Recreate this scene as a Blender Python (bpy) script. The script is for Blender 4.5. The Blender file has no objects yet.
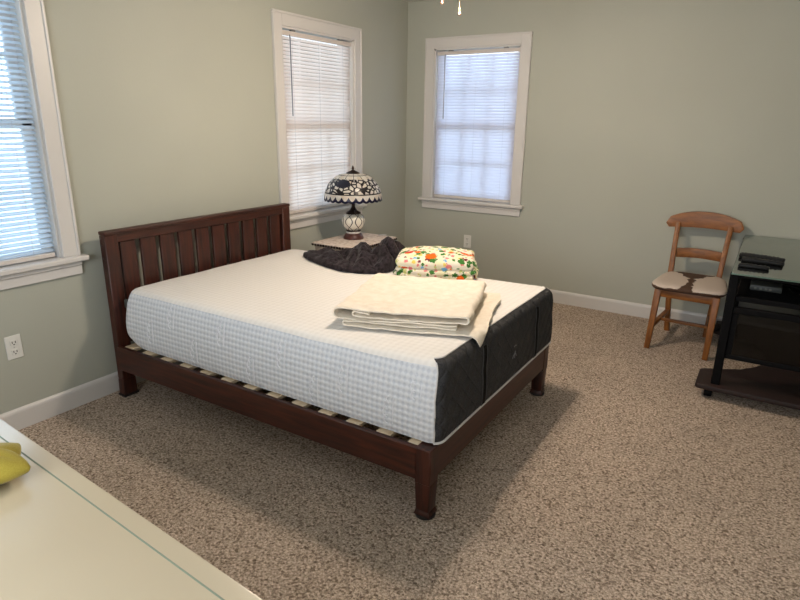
import bpy, bmesh, math, random
from mathutils import Vector, Matrix, noise
random.seed(7)
C = bpy.context.scene.collection
SC = bpy.context.scene
PI = math.pi

# ------------------------------------------------------------------ materials
def newmat(name):
    m = bpy.data.materials.new(name); m.use_nodes = True
    nt = m.node_tree
    return m, nt, nt.nodes['Principled BSDF']
def N(nt, t, **kw):
    n = nt.nodes.new(t)
    for k, v in kw.items():
        if k.startswith('i_'): n.inputs[k[2:]].default_value = v
        else: setattr(n, k, v)
    return n
def lk(nt, a, b): nt.links.new(a, b)
def c4(c): return (c[0], c[1], c[2], 1)
def plain(name, col, rough=.5, metal=0, spec=.5, **kw):
    m, nt, b = newmat(name)
    b.inputs['Base Color'].default_value = c4(col); b.inputs['Roughness'].default_value = rough
    b.inputs['Metallic'].default_value = metal; b.inputs['Specular IOR Level'].default_value = spec
    for k, v in kw.items(): b.inputs[k.replace('_', ' ')].default_value = v
    return m
def ramp(nt, stops, interp='LINEAR'):
    r = N(nt, 'ShaderNodeValToRGB'); r.color_ramp.interpolation = interp
    e = r.color_ramp.elements
    while len(e) < len(stops): e.new(.5)
    for i, (p, c) in enumerate(stops): e[i].position = p; e[i].color = c4(c)
    return r
def math_(nt, op, a=None, b=None, c=None, clamp=False):
    n = N(nt, 'ShaderNodeMath', operation=op); n.use_clamp = clamp
    for i, v in enumerate((a, b, c)):
        if v is None: continue
        if isinstance(v, (int, float)): n.inputs[i].default_value = v
        else: lk(nt, v, n.inputs[i])
    return n.outputs[0]
def mixc(nt, fac, a, b, mode='MIX'):
    n = N(nt, 'ShaderNodeMix', data_type='RGBA', blend_type=mode)
    for s, v in ((0, fac), (6, a), (7, b)):
        if isinstance(v, (int, float)): n.inputs[s].default_value = v
        elif isinstance(v, tuple): n.inputs[s].default_value = c4(v)
        else: lk(nt, v, n.inputs[s])
    return n.outputs[2]
def coords(nt, scale=(1, 1, 1), out='Object'):
    t = N(nt, 'ShaderNodeTexCoord'); mp = N(nt, 'ShaderNodeMapping'); mp.inputs['Scale'].default_value = scale
    lk(nt, t.outputs[out], mp.inputs['Vector']); return mp.outputs[0]
def bump(nt, b, h, strength=.3, dist=.01):
    n = N(nt, 'ShaderNodeBump'); n.inputs['Strength'].default_value = strength; n.inputs['Distance'].default_value = dist
    lk(nt, h, n.inputs['Height']); lk(nt, n.outputs[0], b.inputs['Normal'])

def sepc(nt, c):
    n = N(nt, 'ShaderNodeSeparateColor'); lk(nt, c, n.inputs[0]); return n.outputs[0]
def wall_mat():
    m, nt, b = newmat('sage_wall_paint'); v = coords(nt)
    n = N(nt, 'ShaderNodeTexNoise'); n.inputs['Scale'].default_value = 90; n.inputs['Detail'].default_value = 3; lk(nt, v, n.inputs['Vector'])
    n2 = N(nt, 'ShaderNodeTexNoise'); n2.inputs['Scale'].default_value = 1.3; lk(nt, v, n2.inputs['Vector'])
    r = ramp(nt, [(.3, (.405, .418, .36)), (.7, (.43, .445, .385))]); lk(nt, n2.outputs[0], r.inputs[0])
    lk(nt, r.outputs[0], b.inputs['Base Color']); b.inputs['Roughness'].default_value = .6; b.inputs['Specular IOR Level'].default_value = .3
    bump(nt, b, n.outputs[0], .06, .004); return m
def carpet_mat():
    m, nt, b = newmat('beige_carpet'); v = coords(nt)
    n = N(nt, 'ShaderNodeTexNoise'); n.inputs['Scale'].default_value = 105; n.inputs['Detail'].default_value = 3; n.inputs['Roughness'].default_value = .8; lk(nt, v, n.inputs['Vector'])
    vo = N(nt, 'ShaderNodeTexVoronoi'); vo.inputs['Scale'].default_value = 115; lk(nt, v, vo.inputs['Vector'])
    n3 = N(nt, 'ShaderNodeTexNoise'); n3.inputs['Scale'].default_value = 2.2; n3.inputs['Detail'].default_value = 3; lk(nt, v, n3.inputs['Vector'])
    r = ramp(nt, [(.34, (.17, .13, .10)), (.49, (.49, .40, .325)), (.66, (.80, .69, .585))]); lk(nt, n.outputs[0], r.inputs[0])
    r2 = ramp(nt, [(.0, (.42, .38, .35)), (.32, (.90, .88, .86)), (1, (1.12, 1.11, 1.10))]); lk(nt, math_(nt, 'POWER', sepc(nt, vo.outputs['Color']), 1.0), r2.inputs[0])
    r3 = ramp(nt, [(.3, (.9, .9, .9)), (.7, (1.05, 1.04, 1.03))]); lk(nt, n3.outputs[0], r3.inputs[0])
    c = mixc(nt, 1.0, r.outputs[0], r2.outputs[0], 'MULTIPLY'); c = mixc(nt, 1.0, c, r3.outputs[0], 'MULTIPLY')
    lk(nt, c, b.inputs['Base Color']); b.inputs['Roughness'].default_value = 1; b.inputs['Specular IOR Level'].default_value = .05
    h = math_(nt, 'ADD', n.outputs[0], math_(nt, 'MULTIPLY', vo.outputs['Distance'], -.5))
    bump(nt, b, h, .7, .010); return m
def wood(name, dark, light, rough=.35, scale=(1, 1, 1), gs=9, coat=.0):
    m, nt, b = newmat(name); v = coords(nt, scale)
    n = N(nt, 'ShaderNodeTexNoise'); n.inputs['Scale'].default_value = gs; n.inputs['Detail'].default_value = 6; n.inputs['Distortion'].default_value = .6; lk(nt, v, n.inputs['Vector'])
    r = ramp(nt, [(.3, dark), (.7, light)]); lk(nt, n.outputs[0], r.inputs[0])
    lk(nt, r.outputs[0], b.inputs['Base Color']); b.inputs['Roughness'].default_value = rough
    b.inputs['Coat Weight'].default_value = coat; b.inputs['Coat Roughness'].default_value = .2
    bump(nt, b, n.outputs[0], .08, .003); return m
def knit(name, base, low, period, top=False, strength=.5):
    m, nt, b = newmat(name); t = N(nt, 'ShaderNodeTexCoord'); s = N(nt, 'ShaderNodeSeparateXYZ'); lk(nt, t.outputs['Object'], s.inputs[0])
    k = 2 * PI / period
    a1 = math_(nt, 'SINE', math_(nt, 'MULTIPLY', s.outputs[0], k))
    if top:
        h = math_(nt, 'MULTIPLY', math_(nt, 'ADD', math_(nt, 'MULTIPLY', a1, .7), math_(nt, 'MULTIPLY', math_(nt, 'SINE', math_(nt, 'MULTIPLY', s.outputs[1], k)), .5)), .5)
    else:
        a2 = math_(nt, 'SINE', math_(nt, 'MULTIPLY', s.outputs[2], k * .95))
        a3 = math_(nt, 'SINE', math_(nt, 'MULTIPLY', s.outputs[1], k))
        nz = N(nt, 'ShaderNodeNewGeometry'); sn = N(nt, 'ShaderNodeSeparateXYZ'); lk(nt, nz.outputs['Normal'], sn.inputs[0])
        fx = math_(nt, 'ABSOLUTE', sn.outputs[0])
        u = N(nt, 'ShaderNodeMix', data_type='FLOAT'); lk(nt, math_(nt, 'GREATER_THAN', fx, .7), u.inputs[0]); lk(nt, a1, u.inputs[2]); lk(nt, a3, u.inputs[3])
        h = math_(nt, 'MULTIPLY', math_(nt, 'ADD', u.outputs[0], a2), .5)
    h01 = math_(nt, 'MULTIPLY_ADD', h, .5, .5)
    r = ramp(nt, [(.18, low), (.62, base)]); lk(nt, h01, r.inputs[0]); lk(nt, r.outputs[0], b.inputs['Base Color'])
    b.inputs['Roughness'].default_value = .9; b.inputs['Specular IOR Level'].default_value = .1
    bump(nt, b, h, strength, .004); return m
def dark_quilt_mat():
    m, nt, b = newmat('charcoal_quilted_panel'); t = N(nt, 'ShaderNodeTexCoord'); s = N(nt, 'ShaderNodeSeparateXYZ'); lk(nt, t.outputs['Object'], s.inputs[0])
    k = 2 * PI / .085
    p = math_(nt, 'SINE', math_(nt, 'MULTIPLY', math_(nt, 'ADD', s.outputs[1], s.outputs[2]), k / 2))
    q = math_(nt, 'SINE', math_(nt, 'MULTIPLY', math_(nt, 'SUBTRACT', s.outputs[1], s.outputs[2]), k / 2))
    h = math_(nt, 'POWER', math_(nt, 'ABSOLUTE', math_(nt, 'MULTIPLY', p, q)), .45)
    n = N(nt, 'ShaderNodeTexNoise'); n.inputs['Scale'].default_value = 160; lk(nt, t.outputs['Object'], n.inputs['Vector'])
    r = ramp(nt, [(.35, (.026, .026, .028)), (.65, (.052, .052, .056))]); lk(nt, n.outputs[0], r.inputs[0])
    lk(nt, r.outputs[0], b.inputs['Base Color']); b.inputs['Roughness'].default_value = .8; b.inputs['Specular IOR Level'].default_value = .3
    bump(nt, b, h, .7, .012); return m
def cloth(name, a, bcol, sc=60, rough=.95, bs=.35, sheen=0, period=None):
    m, nt, b = newmat(name); v = coords(nt)
    n = N(nt, 'ShaderNodeTexNoise'); n.inputs['Scale'].default_value = sc; n.inputs['Detail'].default_value = 4; lk(nt, v, n.inputs['Vector'])
    r = ramp(nt, [(.35, a), (.65, bcol)]); lk(nt, n.outputs[0], r.inputs[0]); lk(nt, r.outputs[0], b.inputs['Base Color'])
    b.inputs['Roughness'].default_value = rough; b.inputs['Specular IOR Level'].default_value = .1
    b.inputs['Sheen Weight'].default_value = sheen; b.inputs['Sheen Roughness'].default_value = .4
    h = n.outputs[0]
    if period:
        s = N(nt, 'ShaderNodeSeparateXYZ'); lk(nt, v, s.inputs[0])
        h = math_(nt, 'ADD', math_(nt, 'MULTIPLY', h, .5), math_(nt, 'MULTIPLY', math_(nt, 'SINE', math_(nt, 'MULTIPLY', s.outputs[1], 2 * PI / period)), .35))
    bump(nt, b, h, bs, .006); return m
def floral_mat():
    m, nt, b = newmat('floral_print_cotton'); v = coords(nt)
    nz = N(nt, 'ShaderNodeTexNoise'); nz.inputs['Scale'].default_value = 75; lk(nt, v, nz.inputs['Vector'])
    vv = N(nt, 'ShaderNodeMix', data_type='RGBA', blend_type='LINEAR_LIGHT'); vv.inputs[0].default_value = .012
    lk(nt, v, vv.inputs[6]); lk(nt, nz.outputs['Color'], vv.inputs[7])
    def layer(base, scale, rad, stops, off):
        mp = N(nt, 'ShaderNodeMapping'); mp.inputs['Location'].default_value = off; lk(nt, vv.outputs[2], mp.inputs[0])
        vo = N(nt, 'ShaderNodeTexVoronoi'); vo.inputs['Scale'].default_value = scale; lk(nt, mp.outputs[0], vo.inputs['Vector'])
        sc = N(nt, 'ShaderNodeSeparateColor'); lk(nt, vo.outputs['Color'], sc.inputs[0])
        r = ramp(nt, stops, 'CONSTANT'); lk(nt, sc.outputs[0], r.inputs[0])
        ins = math_(nt, 'LESS_THAN', vo.outputs['Distance'], math_(nt, 'MULTIPLY_ADD', sc.outputs[1], rad * .6, rad * .5))
        return mixc(nt, ins, base, r.outputs[0])
    G, O, R_, P, B, Y, M = (.05, .17, .035), (.75, .13, .015), (.55, .05, .03), (.72, .22, .22), (.18, .4, .62), (.7, .55, .12), (.16, .03, .04)
    n0 = N(nt, 'ShaderNodeTexNoise'); n0.inputs['Scale'].default_value = 14; lk(nt, v, n0.inputs['Vector'])
    r0 = ramp(nt, [(.45, (.78, .72, .60)), (.70, (.74, .70, .46))]); lk(nt, n0.outputs[0], r0.inputs[0])
    c = layer(r0.outputs[0], 36, .42, [(0, (.55, .56, .22)), (.25, P), (.42, (.78, .72, .58)), (.6, G), (.8, Y)], (0, 0, 0))
    c = layer(c, 24, .46, [(0, G), (.35, M), (.45, G), (.62, Y), (.7, B), (.8, G)], (3.1, 1.7, .4))
    c = layer(c, 12, .38, [(0, O), (.36, P), (.55, O), (.72, R_), (.8, (.78, .72, .58))], (.3, .7, 5.2))
    lk(nt, c, b.inputs['Base Color']); b.inputs['Roughness'].default_value = .9; b.inputs['Specular IOR Level'].default_value = .1
    bump(nt, b, n0.outputs[0], .3, .01); return m
def cowhide_mat():
    m, nt, b = newmat('brown_and_white_cowhide'); v = coords(nt)
    n = N(nt, 'ShaderNodeTexNoise'); n.inputs['Scale'].default_value = 13; n.inputs['Detail'].default_value = 5; lk(nt, v, n.inputs['Vector'])
    s = N(nt, 'ShaderNodeSeparateXYZ'); lk(nt, v, s.inputs[0])
    # brown where close to a band along the depth of the seat, widening to the back
    wx = math_(nt, 'ABSOLUTE', math_(nt, 'ADD', s.outputs[0], -.005))
    wid = math_(nt, 'ADD', math_(nt, 'MULTIPLY_ADD', math_(nt, 'MAXIMUM', s.outputs[1], 0), .55, .02), math_(nt, 'MULTIPLY', math_(nt, 'MAXIMUM', math_(nt, 'MULTIPLY_ADD', s.outputs[1], -1, -.16), 0), .25))
    d = math_(nt, 'SUBTRACT', wid, wx); d = math_(nt, 'ADD', d, math_(nt, 'MULTIPLY', math_(nt, 'ADD', n.outputs[0], -.5), .12))
    fr = math_(nt, 'MULTIPLY', math_(nt, 'SUBTRACT', math_(nt, 'MULTIPLY', s.outputs[2], -1), .016), 4)
    fr = math_(nt, 'ADD', fr, math_(nt, 'MULTIPLY', math_(nt, 'ADD', n.outputs[0], -.5), .12))
    d = math_(nt, 'MAXIMUM', d, fr)
    r = ramp(nt, [(.495, (.56, .47, .40)), (.505, (.065, .030, .015))]); lk(nt, math_(nt, 'ADD', math_(nt, 'MULTIPLY', d, 2), .5), r.inputs[0])
    lk(nt, r.outputs[0], b.inputs['Base Color']); b.inputs['Roughness'].default_value = .75; return m
def blind_mat(name, col, trans, tc=(.93, .80, .745)):
    m, nt, b = newmat(name); b.inputs['Base Color'].default_value = c4(col); b.inputs['Roughness'].default_value = .45
    t = N(nt, 'ShaderNodeBsdfTranslucent'); t.inputs['Color'].default_value = c4(tc)
    mx = N(nt, 'ShaderNodeMixShader'); mx.inputs[0].default_value = trans
    lk(nt, b.outputs[0], mx.inputs[1]); lk(nt, t.outputs[0], mx.inputs[2]); lk(nt, mx.outputs[0], nt.nodes['Material Output'].inputs[0]); return m
def glass_mat(name, tint, refl=.12, rough=0.0):
    m, nt, b = newmat(name); nt.nodes.remove(b)
    t = N(nt, 'ShaderNodeBsdfTransparent'); t.inputs[0].default_value = c4(tint)
    g = N(nt, 'ShaderNodeBsdfGlossy'); g.inputs['Roughness'].default_value = rough; g.inputs[0].default_value = (.92, .95, .93, 1)
    f = N(nt, 'ShaderNodeFresnel'); f.inputs[0].default_value = 1.5
    fac = math_(nt, 'ADD', f.outputs[0], refl - .04, clamp=True)
    mx = N(nt, 'ShaderNodeMixShader'); lk(nt, fac, mx.inputs[0]); lk(nt, t.outputs[0], mx.inputs[1]); lk(nt, g.outputs[0], mx.inputs[2])
    lk(nt, mx.outputs[0], nt.nodes['Material Output'].inputs[0]); return m
def shade_mat():
    m, nt, b = newmat('leaded_stained_glass'); t = N(nt, 'ShaderNodeTexCoord'); s = N(nt, 'ShaderNodeSeparateXYZ'); lk(nt, t.outputs['UV'], s.inputs[0])
    u, v = s.outputs[0], s.outputs[1]                              # u round the shade, v 0 top .. 1 rim
    cv = N(nt, 'ShaderNodeCombineXYZ'); lk(nt, math_(nt, 'MULTIPLY', u, 29), cv.inputs[0]); lk(nt, math_(nt, 'MULTIPLY', v, 8.5), cv.inputs[1])
    vo = N(nt, 'ShaderNodeTexVoronoi', feature='DISTANCE_TO_EDGE'); vo.inputs['Scale'].default_value = 1; lk(nt, cv.outputs[0], vo.inputs['Vector'])
    vc = N(nt, 'ShaderNodeTexVoronoi'); vc.inputs['Scale'].default_value = 1; lk(nt, cv.outputs[0], vc.inputs['Vector'])
    sc = N(nt, 'ShaderNodeSeparateColor'); lk(nt, vc.outputs['Color'], sc.inputs[0])
    edge = math_(nt, 'LESS_THAN', vo.outputs['Distance'], .115)
    darkc = math_(nt, 'GREATER_THAN', sc.outputs[0], .93)
    mid = math_(nt, 'MAXIMUM', edge, darkc)
    midz = math_(nt, 'MULTIPLY', math_(nt, 'GREATER_THAN', v, .36), math_(nt, 'LESS_THAN', v, .80))
    midl = math_(nt, 'MULTIPLY', mid, midz)
    # panel leads in the upper zone, every 1/12 of a turn, and in the rim band every 1/28
    pl = math_(nt, 'LESS_THAN', math_(nt, 'ABSOLUTE', math_(nt, 'SUBTRACT', math_(nt, 'FRACT', math_(nt, 'MULTIPLY', u, 14)), .5)), .035)
    ring = math_(nt, 'LESS_THAN', math_(nt, 'ABSOLUTE', math_(nt, 'SUBTRACT', v, .20)), .014)
    up = math_(nt, 'MULTIPLY', math_(nt, 'MAXIMUM', pl, ring), math_(nt, 'LESS_THAN', v, .36))
    fr = math_(nt, 'FRACT', math_(nt, 'MULTIPLY', u, 26)); sco = math_(nt, 'ABSOLUTE', math_(nt, 'SINE', math_(nt, 'MULTIPLY', u, 26 * PI)))
    rimline = math_(nt, 'LESS_THAN', math_(nt, 'ABSOLUTE', math_(nt, 'SUBTRACT', v, .80)), .015)
    rimdark = math_(nt, 'GREATER_THAN', v, math_(nt, 'MULTIPLY_ADD', sco, .10, .86))
    rim = math_(nt, 'MAXIMUM', rimline, rimdark)
    # a big dark flower facing the room
    du = math_(nt, 'MULTIPLY', math_(nt, 'SUBTRACT', u, .530), 1.2 * 2.2); dv = math_(nt, 'SUBTRACT', v, .50)
    rr = math_(nt, 'SQRT', math_(nt, 'ADD', math_(nt, 'MULTIPLY', du, du), math_(nt, 'MULTIPLY', dv, dv)))
    fn = N(nt, 'ShaderNodeTexNoise'); fn.inputs['Scale'].default_value = 45; lk(nt, t.outputs['Object'], fn.inputs['Vector'])
    flower = math_(nt, 'LESS_THAN', math_(nt, 'ADD', rr, math_(nt, 'MULTIPLY', math_(nt, 'SUBTRACT', fn.outputs[0], .5), .12)), .135)
    lead = math_(nt, 'MAXIMUM', math_(nt, 'MAXIMUM', midl, up), rim)
    gl = ramp(nt, [(0, (.72, .70, .64)), (.5, (.82, .80, .76)), (1, (.70, .61, .48))]); lk(nt, sc.outputs[1], gl.inputs[0])
    c = mixc(nt, lead, gl.outputs[0], (.012, .010, .013)); c = mixc(nt, rimdark, c, (.012, .012, .05)); c = mixc(nt, flower, c, (.022, .025, .045))
    lk(nt, c, b.inputs['Base Color']); b.inputs['Roughness'].default_value = .3
    tr = N(nt, 'ShaderNodeBsdfTranslucent'); lk(nt, c, tr.inputs[0]); mx = N(nt, 'ShaderNodeMixShader'); mx.inputs[0].default_value = .35
    lk(nt, b.outputs[0], mx.inputs[1]); lk(nt, tr.outputs[0], mx.inputs[2]); lk(nt, mx.outputs[0], nt.nodes['Material Output'].inputs[0]); return m
def globe_mat():
    m, nt, b = newmat('painted_glass_globe'); t = N(nt, 'ShaderNodeTexCoord'); s = N(nt, 'ShaderNodeSeparateXYZ'); lk(nt, t.outputs['UV'], s.inputs[0])
    u, v = s.outputs[0], s.outputs[1]
    a = math_(nt, 'FRACT', math_(nt, 'ADD', math_(nt, 'MULTIPLY', u, 7), math_(nt, 'MULTIPLY', math_(nt, 'SINE', math_(nt, 'MULTIPLY', v, 9)), .35)))
    l1 = math_(nt, 'LESS_THAN', math_(nt, 'ABSOLUTE', math_(nt, 'SUBTRACT', a, .5)), .05)
    a_ = math_(nt, 'FRACT', math_(nt, 'SUBTRACT', math_(nt, 'MULTIPLY', u, 7), math_(nt, 'MULTIPLY', math_(nt, 'SINE', math_(nt, 'MULTIPLY', v, 9)), .35)))
    l1 = math_(nt, 'MAXIMUM', l1, math_(nt, 'LESS_THAN', math_(nt, 'ABSOLUTE', math_(nt, 'SUBTRACT', a_, .5)), .05))
    nz = N(nt, 'ShaderNodeTexNoise'); nz.inputs['Scale'].default_value = 28; lk(nt, t.outputs['Object'], nz.inputs['Vector'])
    bd = math_(nt, 'GREATER_THAN', math_(nt, 'ADD', math_(nt, 'ABSOLUTE', math_(nt, 'SUBTRACT', v, .5)), math_(nt, 'MULTIPLY', nz.outputs[0], .28)), .54)
    c = mixc(nt, l1, (.74, .70, .60), (.05, .045, .05)); c = mixc(nt, bd, c, (.05, .055, .12))
    lk(nt, c, b.inputs['Base Color']); b.inputs['Roughness'].default_value = .2; return m
def woven_mat():
    m, nt, b = newmat('woven_cream_top'); v = coords(nt)
    vo = N(nt, 'ShaderNodeTexVoronoi'); vo.inputs['Scale'].default_value = 55; lk(nt, v, vo.inputs['Vector'])
    n = N(nt, 'ShaderNodeTexNoise'); n.inputs['Scale'].default_value = 35; n.inputs['Detail'].default_value = 3; lk(nt, v, n.inputs['Vector'])
    r = ramp(nt, [(.3, (.40, .29, .22)), (.5, (.68, .58, .50)), (.7, (.74, .66, .59))]); lk(nt, n.outputs[0], r.inputs[0])
    lk(nt, r.outputs[0], b.inputs['Base Color']); b.inputs['Roughness'].default_value = .7
    bump(nt, b, vo.outputs['Distance'], .4, .004); return m
def plush_mat(): return cloth('yellow_plush', (.38, .31, .05), (.44, .36, .065), 400, .95, .15, .3)
def painted_top_mat():
    m, nt, b = newmat('cream_painted_wood'); v = coords(nt)
    n = N(nt, 'ShaderNodeTexNoise'); n.inputs['Scale'].default_value = 3; lk(nt, v, n.inputs['Vector'])
    r = ramp(nt, [(.3, (.60, .525, .385)), (.7, (.63, .555, .41))]); lk(nt, n.outputs[0], r.inputs[0]); lk(nt, r.outputs[0], b.inputs['Base Color'])
    b.inputs['Roughness'].default_value = .3; b.inputs['Coat Weight'].default_value = .25; b.inputs['Coat Roughness'].default_value = .25; return m

M = dict(
    wall=wall_mat(), carpet=carpet_mat(), ceil=plain('ceiling_white', (.62, .62, .58), .8),
    trim=plain('white_trim_paint', (.62, .605, .585), .35), sash=plain('vinyl_sash', (.75, .75, .75), .4),
    glass=glass_mat('window_glass', (.93, .97, .98)),
    blind=blind_mat('blind_slat_warm_lit', (.74, .72, .70), .5), blindhard=plain('blind_rail', (.62, .57, .53), .4), wand=plain('wand_grey', (.22, .22, .24), .3),  # white slats with a peach light tint put into their translucent colour
    cord=plain('ladder_cord', (.55, .56, .6), .8), gap=plain('steel_bracket', (.3, .3, .3), .4, .8),
    cherry=wood('dark_cherry_wood', (.020, .0042, .0022), (.065, .0145, .006), .45, (3, 3, 3), 8, 0),
    cherryv=wood('dark_cherry_wood_upright', (.015, .0032, .0018), (.070, .0150, .0065), .45, (26, 26, 2.2), 2.2, 0),
    cherryx=wood('dark_cherry_wood_rail', (.018, .0040, .002), (.078, .0165, .0065), .45, (2, 30, 30), 2, 0),
    cherryy=wood('dark_cherry_wood_crossrail', (.017, .0038, .002), (.070, .0150, .006), .45, (30, 2, 30), 2, 0),
    pine=wood('pale_pine', (.62, .47, .30), (.74, .60, .42), .6, (8, 2, 8), 4),
    glide=plain('black_glide', (.012, .010, .010), .5), bolt=plain('bolt_dark_metal', (.12, .10, .10), .35, .9),
    knit=knit('white_waffle_knit', (.74, .755, .775), (.60, .625, .665), .0235, False, .6), knittop=knit('white_rib_knit', (.79, .77, .74), (.73, .71, .68), .03, True, .3),
    dq=dark_quilt_mat(), strap=plain('black_strap', (.003, .003, .003), .8, 0, .1), pipe=plain('white_piping', (.66, .64, .62), .8), strapedge=plain('grey_stitching', (.07, .07, .073), .8),
    embroid=plain('white_embroidery', (.74, .75, .78), .85), logo=plain('silver_thread', (.22, .22, .23), .5),
    quilt=cloth('cream_quilt', (.76, .68, .56), (.83, .76, .65), 30, .95, .45, .1), floral=floral_mat(),
    throw=cloth('charcoal_plush', (.010, .008, .009), (.036, .028, .033), 60, 1, .7, .12),
    shade=shade_mat(), globe=globe_mat(), bronze=plain('dark_bronze', (.035, .022, .018), .4, .7), lampwood=plain('mahogany_base', (.06, .018, .014), .3), ivory=plain('ivory_collar', (.6, .58, .55), .4),
    woven=woven_mat(), wicker=wood('whitewashed_wicker', (.34, .27, .2), (.55, .46, .37), .7, (20, 20, 20), 3),
    oak=wood('honey_oak', (.135, .042, .006), (.285, .104, .018), .45, (14, 14, 3), 3, 0), oakx=wood('honey_oak_rail', (.135, .042, .006), (.285, .104, .018), .45, (3, 14, 14), 3, 0),
    cow=cowhide_mat(), deskglass=glass_mat('desk_glass', (.42, .50, .45), .26), glassedge=plain('glass_edge', (.12, .2, .16), .15),
    smoke=glass_mat('smoked_glass', (.22, .22, .225), .03), black=plain('black_powder_coat', (.0025, .0025, .003), .6, 0, .1), redwood=wood('mahogany_laminate', (.008, .0022, .0016), (.018, .005, .0034), .65, (2, 12, 12), 3, 0),
    plastic=plain('black_plastic', (.004, .004, .0045), .5, 0, .25), grey=plain('grey_plastic', (.05, .055, .05), .5), keys=plain('grey_keys', (.018, .018, .02), .6), pale=plain('pale_plastic', (.14, .15, .13), .5),
    white=plain('white_plastic', (.72, .72, .68), .35), slot=plain('socket_slot', (.02, .02, .02), .6), screw=plain('screw_metal', (.5, .5, .48), .3, .9),
    star=plush_mat(), paint=painted_top_mat(), teal=plain('teal_line', (.25, .30, .235), .8, 0, .1), brass=plain('brass', (.05, .034, .015), .5, .5), fob=wood('walnut_fob', (.02, .008, .004), (.05, .02, .01), .35, (30, 30, 30), 3),
    bell=blind_mat('frosted_bell', (.8, .78, .72), .35), fanw=plain('white_fan', (.7, .68, .64), .4), paper=plain('white_paper', (.75, .75, .75), .7), brick=None)

# ------------------------------------------------------------------ mesh helpers
class MB:
    def __init__(s): s.bm = bmesh.new(); s.uv = None
    def box(s, lo, hi, bev=0, seg=1, mat=None):
        b = bmesh.new(); bmesh.ops.create_cube(b, size=1)
        lo = Vector(lo); hi = Vector(hi)
        for v in b.verts: v.co = Vector(((lo[i] + hi[i]) / 2 + v.co[i] * (hi[i] - lo[i]) for i in range(3)))
        if bev: bmesh.ops.bevel(b, geom=b.edges[:], offset=bev, segments=seg, profile=.5, affect='EDGES')
        if mat: bmesh.ops.transform(b, matrix=mat, verts=b.verts[:])
        s.merge(b); return s
    def merge(s, b):
        mp = {v: s.bm.verts.new(v.co) for v in b.verts}
        for f in b.faces:
            try: s.bm.faces.new([mp[v] for v in f.verts])
            except ValueError: pass
        b.free()
    def tube(s, pts, r, n=8, closed=False):
        pts = [Vector(p) for p in pts]; rs = r if isinstance(r, (list, tuple)) else [r] * len(pts)
        rings = []; up = None
        for i, p in enumerate(pts):
            if closed: d = pts[(i + 1) % len(pts)] - pts[i - 1]
            else: d = pts[min(i + 1, len(pts) - 1)] - pts[max(i - 1, 0)]
            d.normalize()
            if up is None: up = Vector((0, 0, 1)) if abs(d.z) < .9 else Vector((1, 0, 0))
            a = d.cross(up)
            if a.length < 1e-4: a = d.cross(Vector((1, .3, .2)))
            a.normalize(); b = d.cross(a).normalized(); up = -b if False else up
            rings.append([s.bm.verts.new(p + (a * math.cos(2 * PI * k / n) + b * math.sin(2 * PI * k / n)) * rs[i]) for k in range(n)])
        m = len(rings)
        for i in range(m if closed else m - 1):
            A, B = rings[i], rings[(i + 1) % m]
            for k in range(n): s.bm.faces.new((A[k], A[(k + 1) % n], B[(k + 1) % n], B[k]))
        if not closed: s.bm.faces.new(rings[0][::-1]); s.bm.faces.new(rings[-1])
        return s
    def lathe(s, prof, c=(0, 0, 0), n=32, scallop=None, uv=False, cap=True, a0=0):
        c = Vector(c); rings = []
        if uv and s.uv is None: s.uv = s.bm.loops.layers.uv.new('UVMap')
        L = [0]
        for i in range(1, len(prof)): L.append(L[-1] + math.hypot(prof[i][0] - prof[i - 1][0], prof[i][1] - prof[i - 1][1]))
        for i, (r, z) in enumerate(prof):
            ring = []
            for k in range(n):
                a = 2 * PI * k / n + a0; dz = scallop(k / n, i) if scallop else 0
                ring.append(s.bm.verts.new(c + Vector((r * math.cos(a), r * math.sin(a), z + dz))))
            rings.append(ring)
        for i in range(len(rings) - 1):
            for k in range(n):
                f = s.bm.faces.new((rings[i][k], rings[i][(k + 1) % n], rings[i + 1][(k + 1) % n], rings[i + 1][k]))
                if uv:
                    for lp, (uu, vv) in zip(f.loops, ((k, i), (k + 1, i), (k + 1, i + 1), (k, i + 1))): lp[s.uv].uv = (uu / n, L[vv] / L[-1])
        if cap:
            for ring, fl in ((rings[0], 0), (rings[-1], 1)):
                try: s.bm.faces.new(ring[::-1] if fl == 0 else ring)
                except ValueError: pass
        return s
    def prism(s, poly, z0, z1, bev=0):
        b = bmesh.new(); lo = [b.verts.new((p[0], p[1], z0)) for p in poly]; hi = [b.verts.new((p[0], p[1], z1)) for p in poly]
        n = len(poly); b.faces.new(lo[::-1]); top = b.faces.new(hi)
        for i in range(n): b.faces.new((lo[i], lo[(i + 1) % n], hi[(i + 1) % n], hi[i]))
        if bev:
            es = [e for e in b.edges if abs(e.verts[0].co.z - e.verts[1].co.z) < 1e-6]
            bmesh.ops.bevel(b, geom=es, offset=bev, segments=2, profile=.5, affect='EDGES')
        s.merge(b); return s
    def bar(s, a, b, w, d, bev=0, side=(1, 0, 0), w2=None, d2=None):
        """tapered rectangular bar from a to b; w along side, d along the third axis"""
        a = Vector(a); b = Vector(b); ax = (b - a).normalized(); u = Vector(side); u = (u - ax * u.dot(ax)).normalized(); v = ax.cross(u)
        w2 = w2 or w; d2 = d2 or d; bb = bmesh.new(); vs = []
        for p, ww, dd in ((a, w, d), (b, w2, d2)):
            vs.append([bb.verts.new(p + u * ww / 2 * i + v * dd / 2 * j) for i, j in ((-1, -1), (1, -1), (1, 1), (-1, 1))])
        bb.faces.new(vs[0][::-1]); bb.faces.new(vs[1])
        for k in range(4): bb.faces.new((vs[0][k], vs[0][(k + 1) % 4], vs[1][(k + 1) % 4], vs[1][k]))
        if bev: bmesh.ops.bevel(bb, geom=bb.edges[:], offset=bev, segments=2, profile=.5, affect='EDGES')
        s.merge(bb); return s
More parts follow.
